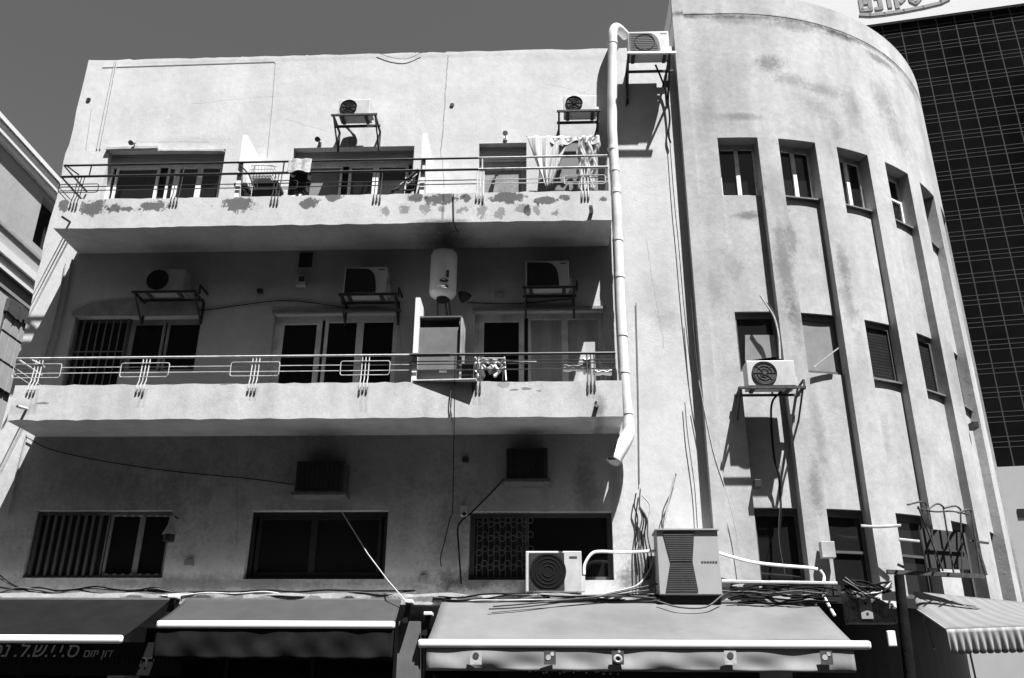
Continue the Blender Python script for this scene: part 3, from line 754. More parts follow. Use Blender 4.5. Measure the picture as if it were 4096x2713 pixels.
# ============================================================ air conditioners
def ac(label, box, Yf, dep, style, m=M_ac, gr=M_grille, fan=.32, bracket=None, m_br=M_iron, name='air_conditioner', rot=0, group='split air conditioner outdoor units'):
    x0, x1, z0, z1 = rect(*box, Yf); w, h = x1-x0, z1-z0
    root = thing(name, label, 'air conditioner', ((x0+x1)/2, Yf+dep/2, z0), group)
    MB().box(x0, x1, Yf, Yf+dep, z0, z1).build('casing', m, root, bevel=.012)
    if style == 'round':
        c = Vector((x0+w*fan, Yf, (z0+z1)/2)); r = h*.44
        b = MB(); b.disc(c+Vector((0, -.001, 0)), r, 36, th=.008)
        gobj = b.build('fan_grille', gr, root)
        b = MB()
        for q in (.35, .62, .88, 1.0): b.ring(c+Vector((0, -.014, 0)), r*q, .004 if q < 1 else .008, 30, m=4)
        for q in range(8): a = q*math.pi/4; b.bar(c+Vector((0, -.014, 0)), c+Vector((math.cos(a)*r, -.014, math.sin(a)*r)), .006)
        b.disc(c+Vector((0, -.012, 0)), r*.18, 16, th=.01)
        b.build('guard', mat('black_guard', .022, .8, .2, 20, spec=.06) if gr is M_grille else M_grille2, gobj)
    elif style == 'wing':
        b = MB(); a0, c0 = x0+w*.035, z0+h*.02; pts = [(a0, c0), (x0+w*.77, c0)]
        for k in range(9):
            t = k/8; pts.append((x0+w*(.77-.03*t-.24*t*t*t), c0+h*.9*(1-(1-t)**1.6)))
        pts += [(a0, c0+h*.92)]
        f = [(x, Yf-.012, z) for x, z in pts]; k = [(x, Yf-.001, z) for x, z in pts]
        b.poly(f)
        for i in range(len(f)): b.quad(f[i-1], k[i-1], k[i], f[i])
        gobj = b.build('fan_grille', gr, root)
        b = MB(); n = 11
        for q in range(1, n): z = z0+h*.94*q/n; b.bar((a0+.02, Yf-.016, z), (x0+w*(.72-.22*max(0, q/n-.3)), Yf-.016, z), .004)
        b.ring((x0+w*.4, Yf-.016, z0+h*.47), h*.38, .006, 26, m=4)
        b.build('guard', mat('charcoal_guard', .03, .6, .2, 20), gobj)
        b = MB(); b.box(x0+w*.79, x0+w*.95, Yf-.003, Yf+.01, z0+h*.87, z0+h*.9)
        b.build('nameplate', M_grille2, root)
    elif style == 'plate':
        c = Vector((x0+w*.4, Yf, (z0+z1)/2)); r = h*.45
        b = MB(); b.box(x0+w*.06, x0+w*.69, Yf-.008, Yf, z0+h*.05, z0+h*.95)
        gobj = b.build('fan_grille', mat('grey_mesh_panel', .04, .8, .3, 25, spec=.08), root)
        b = MB(); b.disc(c+Vector((0, -.009, 0)), r, 36, th=.006)
        b.build('fan', mat('black_fan', .012, .8, .2, 20, spec=.05), gobj)
        b = MB()
        for q in (.3, .5, .7, .9): b.ring(c+Vector((0, -.018, 0)), r*q, .004, 30, m=4)
        b.build('guard', mat('black_guard', .022, .8, .2, 20, spec=.06), gobj)
        b = MB(); b.box(x0+w*.78, x0+w*.92, Yf-.003, Yf+.01, z0+h*.82, z0+h*.87); b.build('nameplate', M_grille2, root)
    # valve cover on the right flank
    b = MB(); b.box(x1, x1+.05, Yf+dep*.3, Yf+dep*.8, z0+.03, z0+h*.42); b.build('valve_cover', m, root)
    for q in (.12, .88): MB().box(x0+w*q-.03, x0+w*q+.03, Yf+.02, Yf+dep-.02, z0-.03, z0).build('foot', M_iron, root)
    if bracket:
        px0, px1, drop, kind = bracket; t = .035
        bx0, bx1 = P(px0, box[3], Yf-.05).x, P(px1, box[3], Yf-.05).x; zz = z0-.05; yf = Yf-.06
        b = MB()
        b.bar((bx0, yf, zz), (bx1, yf, zz), t); b.bar((bx0, Yf+dep, zz), (bx1, Yf+dep, zz), t)
        for x in (bx0+.04, bx1-.04):
            b.bar((x, yf+.02, zz), (x, -.02, zz), t)
            b.bar((x, -.018, zz+.02), (x, -.018, zz-drop), t)
            b.bar((x, yf+.03, zz-.01), (x, -.03, zz-drop*.95), t*.7)
        if kind == 'rail': b.bar((bx0+.02, Yf+dep*.5, zz-.12), (bx1-.02, Yf+dep*.5, zz-.12), t*.7)
        if kind == 'cage':
            for x in (bx1+.01,): b.bar((x, yf+.1, zz), (x, yf+.1, zz+.16), t*.8); b.bar((x, yf+.1, zz+.16), (x, -.02, zz+.16), t*.8)
        b.build('bracket', m_br, root)
    return root
ac('small white air conditioner with round black fan on bare upper wall, left of its twin', (783, 230, 855, 265), -.5, .28, 'round', fan=.32, bracket=(766, 872, .42, 'rail'))
ac('small white air conditioner with round black fan beside the top of the downpipe', (1303, 221, 1378, 256), -.5, .28, 'round', fan=.32, bracket=(1287, 1388, .42, 'rail'))
ac('white air conditioner with large dark grille above the roof edge', (1452, 73, 1547, 121), -.55, .3, 'wing', gr=M_grille2, bracket=None)
a3 = bpy.data.objects['air_conditioner.002']
b = MB(); q = pxs([(1450, 123, -.6), (1563, 122, -.6)]); b.bar(q[0], q[1], .045); zz = q[0].z
b2_ = MB()
for x in (q[0].x+.02, q[1].x-.12):
    b2_.bar((x, -.6, zz-.04), (x, -.02, zz-.04), .04); b2_.bar((x, -.02, zz), (x, -.02, zz-.7), .04); b2_.bar((x, -.56, zz-.05), (x, -.03, zz-.65), .03)
b2_.bar((q[0].x, -.12, zz-.04), (q[1].x, -.12, zz-.04), .04)
b.build('bracket', M_white, a3); b2_.build('bracket', M_iron, a3)
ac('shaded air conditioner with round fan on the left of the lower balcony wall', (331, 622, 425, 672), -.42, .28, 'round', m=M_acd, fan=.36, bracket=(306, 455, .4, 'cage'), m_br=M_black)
ac('shaded air conditioner with big curved black grille left of the water heater', (795, 617, 893, 678), -.42, .28, 'wing', bracket=(783, 918, .36, 'cage'), m_br=M_black, m=mat('pale_air_conditioner', .55, .5, .1, 5))
ac('shaded air conditioner with big curved black grille right of the water heater', (1215, 603, 1315, 662), -.42, .28, 'wing', bracket=(1208, 1333, .36, 'cage'), m_br=M_black, m=MATS['pale_air_conditioner'])
ac('white air conditioner with round fan on a bracket under the curved building window', (1727, 833, 1838, 892), -.5, .3, 'round', gr=M_grille2, fan=.36, bracket=(1706, 1862, .45, 'cage'))
ac('white air conditioner with grey fan panel standing on the shop ledge', (1215, 1274, 1345, 1369), -.42, .34, 'plate')

# big fluted unit on the ledge
x0, x1, z0, z1 = rect(1521, 1226, 1664, 1375, -.55); w, h = x1-x0, z1-z0
root = thing('air_conditioner', 'tall boxy air conditioner with hourglass grille on the shop ledge', 'air conditioner', ((x0+x1)/2, -.35, z0))
MB().box(x0, x1, -.55, -.12, z0, z1).build('casing', mat('beige_casing', .34, .6, .06, 5), root, bevel=.01)
b = MB(); zc = (z0+z1)/2
for s_ in (1, -1):
    t0, t1 = (x0+w*.1, x0+w*.62), (x0+w*.2, x0+w*.56); ze = z1-.03 if s_ > 0 else z0+.05
    n = 16
    for k in range(n):
        f0, f1 = k/n, (k+.55)/n
        za, zb_ = zc+s_*.012+(ze-zc)*f0, zc+s_*.012+(ze-zc)*f1
        def xx(f): return t1[0]+(t0[0]-t1[0])*f, t1[1]+(t0[1]-t1[1])*f
        a, c = xx(f0), xx(f1); zs_ = sorted((za, zb_))
        b.box(min(a[0], c[0]), max(a[1], c[1]), -.562, -.551, zs_[0], zs_[1])
b.build('louvre_slat_panel', mat('grey_slats', .07, .6, .2, 12), root)
b = MB()
for s_ in (1, -1):
    ze = z1-.03 if s_ > 0 else z0+.05
    b.poly([(x0+w*.2, -.5535, zc), (x0+w*.56, -.5535, zc), (x0+w*.62, -.5535, ze), (x0+w*.1, -.5535, ze)][::s_])
b.build('grille_recess', M_grille, root)
b = MB(); b.box(x0-.02, x1+.02, -.58, -.1, z1, z1+.02); b.build('lid', MATS['beige_casing'], root)
b = MB()
for k in range(6): b.box(x0+w*(.7+.045*k), x0+w*(.733+.045*k), -.554, -.545, zc-.012, zc+.012)
b.build('nameplate', M_grille2, root)
b = MB(); b.box(x0+.01, x1-.01, -.5, -.14, z0-.1, z0-.003); b.build('base_tray', M_black, root)

# old through-wall units of the lowest floor
for px, lab in (((683, 1066, 796, 1138), 'dark box shaped window air conditioner above the wide black window'), ((1170, 1036, 1266, 1108), 'dark louvred window air conditioner nearest the end of the downpipe')):
    x0, x1, z0, z1 = rect(*px, -.35)
    root = thing('window_air_conditioner', lab, 'air conditioner', ((x0+x1)/2, -.2, z0), 'old window air conditioners')
    MB().box(x0, x1, -.35, -.004, z0, z1).build('casing', mat('dirty_dark_casing', .05, .7, .4, 6), root, bevel=.01)
    b = MB(); n = 9
    for k in range(n):
        x = x0+.03+(x1-x0-.06)*k/n; b.box(x, x+(x1-x0)/n*.5, -.362, -.351, z0+.05, z1-.04)
    b.build('louvre_panel', M_black, root)
    b = MB(); b.box(x0-.03, x1+.03, -.4, -.004, z0-.05, z0-.004); b.build('drip_tray', mat('dim_tray', .12, .7, .3, 6), root)

# ============================================================ downpipe
b = MB()
pl = curve(pxs([(1447, 84, .12), (1436, 72, -.02), (1424, 64, -.2), (1417, 75, -.26), (1416, 110, -.26)], None), 5)+pxs([(1415, 300), (1424, 450), (1433, 700), (1444, 900), (1450, 955)], -.26)
pl += curve(pxs([(1451, 975, -.26), (1453, 1000, -.27), (1444, 1022, -.33), (1418, 1066, -.46)], None), 4)
b.tube(pl, [.088+(.024*min(1, max(0, (k-len(pl)+13)/8))) for k in range(len(pl))], 20)
dp = b.build('downpipe', M_pipe, None, smooth=True); tag(dp, 'fat white drainpipe with bent ends running down past both balconies', 'drainpipe')
for py, px in ((100, 1416.5), (345, 1417), (395, 1420.5), (445, 1423.5), (555, 1428), (640, 1431), (775, 1438), (860, 1442), (955, 1450), (985, 1452)):
    q = P(px, py, -.26); MB().tube([q+Vector((0, 0, -.03)), q+Vector((0, 0, .03))], .095, 18).build('pipe_collar', M_pipe, dp, smooth=True)
b = MB(); b.ring(P(1418, 1066, -.46), .112, .012, 24, axis=(P(1422, 1058, -.42)-P(1440, 1022, -.34)), m=6); b.build('pipe_mouth', M_metal, dp)
b = MB(); b.disc(P(1418.5, 1065, -.458), .1, 20, axis=(P(1422, 1058, -.42)-P(1440, 1022, -.34)), th=.006); b.build('pipe_bore', M_black, dp)

# ============================================================ water heater
c = P(1025, 640, -.34); zt, zb_ = P(1027, 582, -.34).z, P(1022, 690, -.34).z; r = (P(1056, 640, -.34).x-P(994, 640, -.34).x)/2
wh = thing('water_heater', 'pale upright cylindrical water heater with dark oval badges under upper balcony', 'water heater', (c.x, -.34, zb_))
prof = [(zb_, r*.55), (zb_+.05, r*.9), (zb_+.1, r), (zt-.1, r), (zt-.04, r*.9), (zt, r*.5)]
b = MB(); b.tube([(c.x, -.34, z) for z, _ in prof], [q for _, q in prof], 28); b.build('tank', mat('cream_tank', .8, .5, .06, 5, grime=.15), wh, smooth=True)
def badge(px, py, w, h, n=14):
    b = MB(); pts = []
    cc = P(px, py, -.34-r)
    for k in range(n):
        a = 2*math.pi*k/n; x = cc.x+w*math.cos(a)-c.x; z = cc.z+h*math.sin(a)
        pts.append((c.x+x, -.34-math.sqrt(max(1e-4, r*r-x*x))-.004, z))
    b.poly(pts[::-1]); return b
badge(1026, 648, .075, .035).build('badge', M_grille2, wh); badge(1026, 661, .075, .035).build('badge', mat('grey_badge', .05, .5, .1, 5), wh)
b = MB(); q = P(1035, 632, -.34-r); b.box(q.x-.02, q.x+.02, -.34-r-.004, -.34-r+.02, q.z-.06, q.z+.06); b.build('nameplate', M_grille2, wh)
b = MB()
for dx in (-.07, .05, .1): b.tube(curve([(c.x+dx, -.34, zb_+.02), (c.x+dx*1.2, -.3, zb_-.15), (c.x+dx*1.4, -.05, zb_-.32)], 4), .016, 6)
b.build('water_pipe', M_iron, wh)
b = MB(); b.disc((c.x, -.34, zb_+.0), r*.45, 18, axis=(0, 0, -1), th=.05); b.build('element_cover', M_black, wh)
# bowl shaped hood beside it
q = P(1069, 688, -.2); b = MB(); b.tube([q+Vector((0, 0, -.09)), q+Vector((.02, 0, -.03)), q+Vector((.04, 0, .06))], [.03, .08, .12], 14)
tag(b.build('hood', M_black, None, smooth=True), 'dark cup shaped hood beside the water heater', 'hood')

# ============================================================ metal cabinet on the lower balcony
xl_, xr_ = P(958, 800, -.76).x, P(1064, 800, -.76).x; zt_, zb2 = P(1010, 735, -.76).z, 6.07
cab = thing('balcony_cabinet', 'dark grey sheet metal cabinet behind the lower balcony railing below the water heater', 'cabinet', ((xl_+xr_)/2, -.6, zb2))
MX = Matrix.Translation((xl_, -.76, 0)); W_ = xr_-xl_
b = MB(); b.box(0, W_, 0, .42, zb2, zt_-.17, MX); b.box(0, .03, 0, .42, zt_-.17, zt_, MX); b.box(W_-.03, W_, 0, .42, zt_-.17, zt_, MX); b.box(.03, W_-.03, .38, .42, zt_-.17, zt_, MX)
b.build('carcass', mat('grey_sheet_metal', .15, .7, .2, 4, spec=.1), cab, bevel=.004)
b = MB(); b.box(-.01, W_+.01, -.02, .43, zt_, zt_+.025, MX); b.build('lid', mat('dim_sheet', .1, .6, .15, 4), cab)
b = MB(); b.box(.03, W_-.03, .1, .12, zt_-.168, zt_-.004, MX); b.build('slot', M_black, cab)
b = MB(); b.box(W_+.003, W_+.035, -.07, .4, zb2+.02, zt_-.03, MX); b.build('side_panel', mat('scuffed_panel', .32, .7, .3, 6, grime=.4), cab)
q = P(1030, 856, -.775); b = MB()
b.box(q.x-.1, q.x+.02, -.772, -.762, q.z-.03, q.z+.03); b.build('label_sticker', M_white, cab)
MX = Matrix.Translation((P(952, 872, -.9).x, -.91, 6.505)) @ Matrix.Rotation(R(-6.5), 4, 'Z') @ Matrix.Rotation(R(1.5), 4, 'Y')
b = MB(); b.box(0, 1.02, 0, .32, 0, .02, MX)
tag(b.build('board', M_cloth_l, None, bevel=.004), 'pale board lying askew on the lower parapet under the dark cabinet', 'board')

# ============================================================ small wall fittings
def fitting(name, label, cat, px, py, w, h, d, m, Y=0, group=None, bevel=.006):
    q = P(px, py, Y-d/2); b = MB(); b.box(q.x-w/2, q.x+w/2, Y-d, Y-.003, q.z-h/2, q.z+h/2)
    o = b.build(name, m, None, bevel=bevel); return tag(o, label, cat, group)
def spot(label, px, py, m, grp='small lamps above the upper balcony doors'):
    q = P(px, py, -.16)
    root = thing('wall_lamp', label, 'lamp', (q.x, 0, q.z), grp)
    MB().box(q.x-.03, q.x+.03, -.03, -.003, q.z-.05, q.z+.03).build('lamp_base', m, root)
    MB().tube([(q.x, -.03, q.z), (q.x, -.1, q.z+.03)], .012, 6).build('lamp_arm', m, root)
    MB().tube([(q.x, -.08, q.z+.05), (q.x, -.16, q.z-.0), (q.x, -.2, q.z-.03)], [.03, .045, .05], 12).build('lamp_head', m, root, smooth=True)
spot('small dark wall lamp over the left upper balcony window', 305, 330, M_bag); spot('small dark wall lamp left of the air conditioner bracket on upper wall', 735, 322, M_iron); spot('small white topped wall lamp over the curtained upper door', 1168, 308, M_white)
mbx = fitting('meter_box', 'small pale meter box on shaded wall between lower balcony units', 'meter box', 697, 650, .17, .21, .1, M_ac)
q = P(697, 645, -.11); MB().box(q.x-.05, q.x+.05, -.108, -.1, q.z-.045, q.z+.055).build('meter_window', M_grille2, mbx).location = Vector((0, 0, 0))
fitting('junction_box', 'tiny pale junction box right of the water heater', 'junction box', 1155, 682, .15, .07, .06, M_acd)
fitting('wall_sensor', 'small dark bracket stub on the shaded wall left of the meter box', 'bracket', 601, 673, .09, .06, .1, M_black)
fitting('junction_box', 'pale square junction box at lowest floor right of the slatted window', 'junction box', 437, 1301, .14, .1, .07, M_bag)
fitting('wall_socket', 'small pale socket on the lowest wall left of the right window', 'socket', 978, 1340, .1, .14, .05, M_bag)
fitting('alarm_stub', 'broken lamp stub on the lowest wall under lower balcony', 'lamp', 1076, 1064, .1, .08, .1, M_iron)
# security camera
q = P(1072, 1182, -.1); cam_ = thing('security_camera', 'small white security camera at the top left of the right window', 'camera', (q.x, -.05, q.z))
MB().box(q.x-.055, q.x+.055, -.12, -.003, q.z-.07, q.z+.09).build('camera_body', M_ac, cam_, bevel=.012)
MB().disc((q.x+.01, -.121, q.z-.05), .03, 16, th=.012).build('lens', M_black, cam_)
# horn lamp
q = P(394, 1222, -.2); hl = thing('horn_lamp', 'cone shaped grey lamp beside the slatted window of the lowest floor', 'lamp', (q.x, 0, q.z))
MB().tube([(q.x, -.2, q.z+.2), (q.x, -.2, q.z+.05), (q.x, -.2, q.z-.09)], [.03, .05, .11], 16).build('lamp_shade', M_acd, hl, smooth=True)
MB().tube([(q.x, -.003, q.z+.2), (q.x, -.2, q.z+.21)], .015, 6).build('lamp_arm', M_iron, hl)
MB().tube([(q.x, -.2, q.z-.092), (q.x, -.2, q.z-.2)], .085, 14).build('lamp_glass', M_black, hl, smooth=True)
# drain spouts from the balcony fronts
def spout(label, px, py, m, r=.035, ln=.22):
    q = P(px, py, -1.0); b = MB(); b.tube([(q.x+.02, -.902, q.z+.03), (q.x, -.902-ln, q.z)], r, 12)
    o = b.build('drain_spout', m, None, smooth=True); tag(o, label, 'drain spout', 'balcony drain spouts')
    b = MB(); b.disc((q.x, -.9025-ln, q.z), r*.55, 10, th=.004); b.build('bore', M_black, o)
spout('short dark drain spout at the right end of the upper balcony front', 1365, 487, M_bag); spout('short white drain spout at the right end of the lower balcony front', 1377, 936, M_white)
spout('thin dark drain spout at the left end of the upper balcony front', 152, 510, M_iron, .02); spout('rusty drain spout at the left end of the lower balcony front', 50, 945, M_cable_l, .025)

# ============================================================ things on the upper balcony
# laundry: a striped sheet hung from a line, pulled to both sides
def drape(label, fn, m, nu=26, nv=26, name='hanging_sheet', cat='laundry', grp=None, th=.006):
    o = MB().grid(fn, nu, nv).build(name, m, None, smooth=True, solid=th); return tag(o, label, cat, grp)
M_sheet = mat('striped_sheet', .5, .95, .06, 8, wave=(7, 'X', .82, 2.5))
a_, b_, c_, d_ = P(1218, 316, -.62), P(1318, 315, -.5), P(1262, 436, -.62), P(1276, 425, -.55)
def fs(u, v):
    t = a_.lerp(b_, u); q = c_.lerp(d_, u); p = t.lerp(q, v**1.1); p.y += .035*math.sin(u*22+v*5)*(.4+v); return p
drape('pale creased sheet gathered to a point, hung left of the shaded door corner', fs, M_sheet)
a2_, b2q, c2_, d2_ = P(1334, 316, -.62), P(1388, 316, -.5), P(1336, 440, -.62), P(1372, 440, -.55)
def fs2(u, v):
    p = a2_.lerp(b2q, u).lerp(c2_.lerp(d2_, u), v); p.y += .04*math.sin(u*19+v*3); p.x += .02*math.sin(v*17+u*5); return p
drape('narrow zebra striped cloth hanging next to the downpipe on upper balcony', fs2, mat('zebra_cloth', .45, .95, .1, 8, wave=(3.5, 'DIAGONAL', .4, 4)))
a3_, b3_ = P(1250, 314, -.55), P(1385, 314, -.55)
def fs3(u, v):
    p = a3_.lerp(b3_, u); p.z -= .12*math.sin(math.pi*u)*.4+v*.12*(.4+abs(math.sin(u*5))); p.y += .02*math.sin(u*30); return p
drape('crumpled white cloth slung along the washing line under an air conditioner', fs3, M_cloth_l)
cable('sagging washing line strung under the right upper air conditioner', [(1216, 316), (1300, 320), (1392, 315)], .005, M_cable_d, -.56)
# dark net screen behind the laundry
x0, x1, z0, z1 = rect(1262, 322, 1340, 442, -.2)
drape('grey net screen hung behind the laundry on upper balcony', lambda u, v: P(1252+130*u+(1-u)*(-10)*v, 322+122*v, -.3), mat('grey_net', .2, .95, .06, 30), name='net_screen', cat='net')
# towel over the rail
a4 = P(668, 370, YR-.03); 
def ft(u, v):
    w_ = P(722, 370, YR).x-a4.x; z = zt3+.025-.28*v*(1+.1*math.sin(u*9)); return Vector((a4.x+w_*u, YR-.035-.03*v+.012*math.sin(u*14), z))
drape('mottled towel folded over the dark rail left of the panel door', ft, mat('mottled_towel', .36, .95, .5, 16), name='towel', cat='towel')
def ft2(u, v):
    w_ = P(718, 370, YR).x-a4.x; return Vector((a4.x+.02+w_*u, YR+.05+.02*math.sin(u*8), zt3-.1-.55*v))
drape('black cloth hanging inside the railing behind the mottled towel', ft2, mat('black_cloth', .02, .95, .3, 10), name='cloth', cat='cloth')
# black planters / crates
def crate(label, px0, py0, px1, py1, Y, d, m, name='crate', cat='crate', tap=.0):
    x0, x1, z0, z1 = rect(px0, py0, px1, py1, Y); z0 = ZF3 if py1 < 500 else 6.07
    root = thing(name, label, cat, ((x0+x1)/2, Y+d/2, z0))
    b = MB(); b.box(x0, x1, Y, Y+d, z0, z1-.05); b.build('body', m, root, bevel=.015)
    b = MB(); b.box(x0-.02, x1+.02, Y-.02, Y+.02, z1-.06, z1); b.box(x0-.02, x1+.02, Y+d-.02, Y+d+.02, z1-.06, z1); b.box(x0-.02, x0+.02, Y+.021, Y+d-.021, z1-.06, z1); b.box(x1-.02, x1+.02, Y+.021, Y+d-.021, z1-.06, z1)
    b.build('rim', m, root); return root
crate('small black tub beside the left partition on the upper balcony', 543, 424, 566, 450, -.75, .25, M_black, 'tub', 'tub')
crate('long black crate under the wire trolley on the upper balcony', 583, 419, 638, 450, -.75, .35, M_black)
# wire trolley
q0, q1 = P(585, 392, -.6), P(632, 418, -.6)
root = thing('shopping_trolley', 'wire shopping trolley parked over the black crate on the upper balcony', 'trolley', ((q0.x+q1.x)/2, -.6, ZF3))
b = MB()
for y in (-.72, -.45):
    for k in range(9): x = q0.x+(q1.x-q0.x)*k/8; b.bar((x, y, q1.z), (x+.01*(k-4), y, q0.z), .008)
for k in range(4):
    z = q1.z+(q0.z-q1.z)*k/3; b.tube([(q0.x, -.72, z), (q1.x, -.72, z), (q1.x, -.45, z), (q0.x, -.45, z)], .007, 5, closed=True)
b.build('basket', M_frame2, root)
b = MB(); b.tube(curve([(q0.x-.02, -.45, ZF3+.1), (q0.x-.03, -.5, q0.z+.02), (q0.x+.1, -.55, q0.z+.12), (q1.x, -.5, q0.z+.12)], 4), .014, 6); b.build('handle', M_frame2, root)
b = MB()
for x in (q0.x+.05, q1.x-.05): b.ring((x, -.7, ZF3+.08), .07, .016, 18); 
b.build('wheel', M_black, root)
b = MB(); b.box(q0.x+.03, q1.x-.03, -.68, -.49, q1.z+.01, q1.z+.1); b.build('rag_load', M_cloth_l, root)
# folded chair
root = thing('folding_chair', 'black folding chair leaning by the middle partition on the upper balcony', 'chair', (P(945, 440, -.6).x, -.6, ZF3))
b = MB()
for dy in (-.72, -.42):
    b.bar(P(905, 445, dy), P(966, 392, dy), .03); b.bar(P(968, 395, dy), P(958, 450, dy), .03); b.bar(P(915, 440, dy), P(962, 440, dy), .025)
b.bar(P(966, 392, -.72), P(966, 392, -.42), .025); b.bar(P(905, 445, -.72), P(905, 445, -.42), .025)
b.build('chair_frame', M_black, root)
b = MB(); b.poly([P(925, 428, -.7), P(962, 396, -.7), P(965, 396, -.44), P(930, 428, -.44)]); b.poly([P(935, 446, -.71), P(962, 440, -.71), P(966, 402, -.71), P(948, 415, -.71)])
b.build('chair_seat', mat('black_canvas', .02, .9, .3, 10), root, solid=.02)
b = MB(); b.tube(curve(pxs([(915, 436, -.75), (935, 420, -.75), (944, 424, -.75), (958, 412, -.75)]), 5), .014, 6); b.build('chair_strap', M_cable_l, root)

# ============================================================ things on the lower balcony
rr = random.Random(11)
root = thing('clothes_rack', 'folding clothes rack heaped with rags left of the dark right railing', 'clothes rack', (P(1130, 870, -.5).x, -.5, 6.07))
b = MB()
for x in (1098, 1166):
    b.bar(P(x, 826, -.7), P(x-4, 880, -.4), .02); b.bar(P(x, 826, -.4), P(x+4, 880, -.7), .02)
b.bar(P(1098, 832, -.6), P(1240, 836, -.6), .018); b.bar(P(1098, 828, -.7), P(1166, 828, -.7), .015)
b.build('rack_frame', M_cable_l, root)
for k, (px, py, w, h) in enumerate(((1108, 850, .2, .28), (1128, 845, .22, .22), (1148, 852, .22, .26), (1158, 848, .14, .2))):
    b = MB(); q = P(px, py, -.62)
    b.grid(lambda u, v: (q.x+(u-.5)*w*(1-.35*v)+.03*math.sin(v*9+k), -.64-.05*math.sin(u*11+k)-.04*v, q.z+h/2-v*h*(1+.25*math.sin(u*7+k*2))), 12, 12)
    b.build('rag', (M_cloth_l, M_bag, M_cloth_l, M_graycurt)[k], root, smooth=True, solid=.006)
crate('black plastic crate under the clothes rack on the lower balcony', 1066, 842, 1094, 880, -.78, .3, M_black)
for k, (px, py, w, h) in enumerate(((1325, 852, .32, .12), (1356, 848, .12, .26), (1392, 862, .3, .1))):
    q = P(px, py, -.78); b = MB()
    b.grid(lambda u, v: (q.x+(u-.5)*w, -.80-.04*math.sin(v*math.pi)-.012*math.sin(u*15), q.z+(v-.5)*h*(1+.12*math.sin(u*9))), 10, 8)
    tag(b.build('cloth', M_white, None, smooth=True, solid=.01), ('white cloth bunched on the railing left of the last post', 'white rag tied round the last railing post', 'white cloth bundle on the railing against the downpipe')[k], 'cloth', 'white cloths on the lower railing')

# ============================================================ cables
cable('thin cable sagging over the roof edge', [(873, 122), (905, 133), (940, 136), (975, 122)], .005, M_cable, -.03)
cable('short thin cable over the upper balcony front ending on its underside', [(1048, 448, -.92), (1049, 500, -.92), (1050, 519, -.91), (1060, 540, -.7)], .007, M_cable_d, None)
cable('long thin cable dropping from the lower balcony to the lowest floor', [(1052, 824, -.9), (1051, 880, -.95), (1050, 965, -.95), (1048, 1080, -.5), (1046, 1180, -.08), (1040, 1200, -.05), (1028, 1250, -.05), (1018, 1290, -.05), (1020, 1310, -.05)], .007, M_cable_d, None)
cable('second thin cable hanging in front of the lower balcony', [(1043, 896, -.93), (1040, 930, -.93), (1044, 965, -.93), (1047, 1000, -.9)], .008, M_cable, None)
cable('dark cable running down from the window unit past the security camera', [(1165, 1108), (1130, 1145), (1090, 1185), (1066, 1205), (1058, 1225), (1062, 1290), (1066, 1350)], .012, M_cable_d, -.05)
cable('slack grey cable along the shaded wall of the lower balcony', [(232, 700), (330, 702), (450, 718), (560, 705), (650, 695), (720, 700), (800, 712)], .01, M_cable_d, -.03)
cable('cable running along lintels right of the water heater', [(1080, 700), (1200, 702), (1330, 690)], .008, M_cable_d, -.02)
cable('pale diagonal cable stretched from wall down to the awning bracket', [(788, 1180, -.06), (850, 1280, -.3), (895, 1340, -.5), (940, 1392, -.75)], .008, M_cable_l, None, smooth=False)
cable('black drain hose curling below the left upper air conditioner', [(800, 292, -.1), (815, 308, -.05), (822, 325, -.05), (818, 340, -.05)], .035, M_bag, None)
cable('coiled pale hose ring below the left upper air conditioner', [(822, 322, -.06), (812, 318, -.06), (806, 330, -.06), (810, 341, -.06)], .02, M_bag, None)
cable('black cable looping down from the roof air conditioner', [(1515, 150, -.3), (1528, 180, -.12), (1540, 215, -.08), (1548, 270, -.08), (1545, 310, -.06), (1550, 330, -.06)], .018, M_cable_d, None)
cable('short black cable tail left of the roof air conditioner bracket', [(1452, 145, -.2), (1448, 190, -.1), (1450, 215, -.08), (1448, 245, -.06)], .014, M_cable_d, None)
cable('black cable falling beside the corner of curved building', [(1547, 305), (1552, 380), (1560, 480), (1568, 560), (1580, 700), (1597, 860)], .007, M_cable_d, -.06)
cable('grey cable pair along the corner of curved building', [(1597, 690), (1612, 850), (1640, 1000), (1662, 1120), (1676, 1240), (1684, 1300)], .007, M_cable, -.16)
cable('pale cable along the foot of curved building corner', [(1615, 880), (1648, 1040), (1680, 1140), (1700, 1220), (1712, 1300)], .006, M_cable_l, -.18)
cable('white looped cable above the curved building air conditioner', [(1757, 683), (1772, 705), (1790, 735), (1800, 780), (1803, 830)], .018, M_cable_l, -.12)
cable('grey cable beside the white loop above curved building unit', [(1765, 695), (1785, 715), (1796, 760), (1800, 825)], .012, M_cable, -.12)
cable('black hose hanging below the air conditioner on curved building', [(1806, 905, -.3), (1785, 930, -.15), (1783, 980, -.1), (1790, 1060, -.1), (1800, 1100, -.08), (1805, 1180, -.06), (1800, 1250, -.06)], .018, M_cable_d, None)
cable('thin cable hanging on the right of curved building hose', [(1830, 960), (1822, 1060), (1806, 1150), (1800, 1240), (1815, 1330)], .006, M_cable, -.2)
cable('thin wire down the pale wall between the downpipe and the corner', [(1470, 700), (1475, 900), (1478, 1120)], .006, M_cable, -.02)
cable('thin wire falling onto the hourglass air conditioner', [(1583, 930), (1590, 1010), (1605, 1120), (1612, 1220)], .007, M_cable, -.05)
cable('twin pale cable bent up the wall over the hourglass air conditioner', [(1535, 1215), (1545, 1160), (1560, 1100)], .014, M_cable_l, -.08)
cable('dark cable bent up the wall over the hourglass air conditioner', [(1529, 1220), (1533, 1180), (1550, 1140), (1563, 1095)], .01, M_cable, -.07)
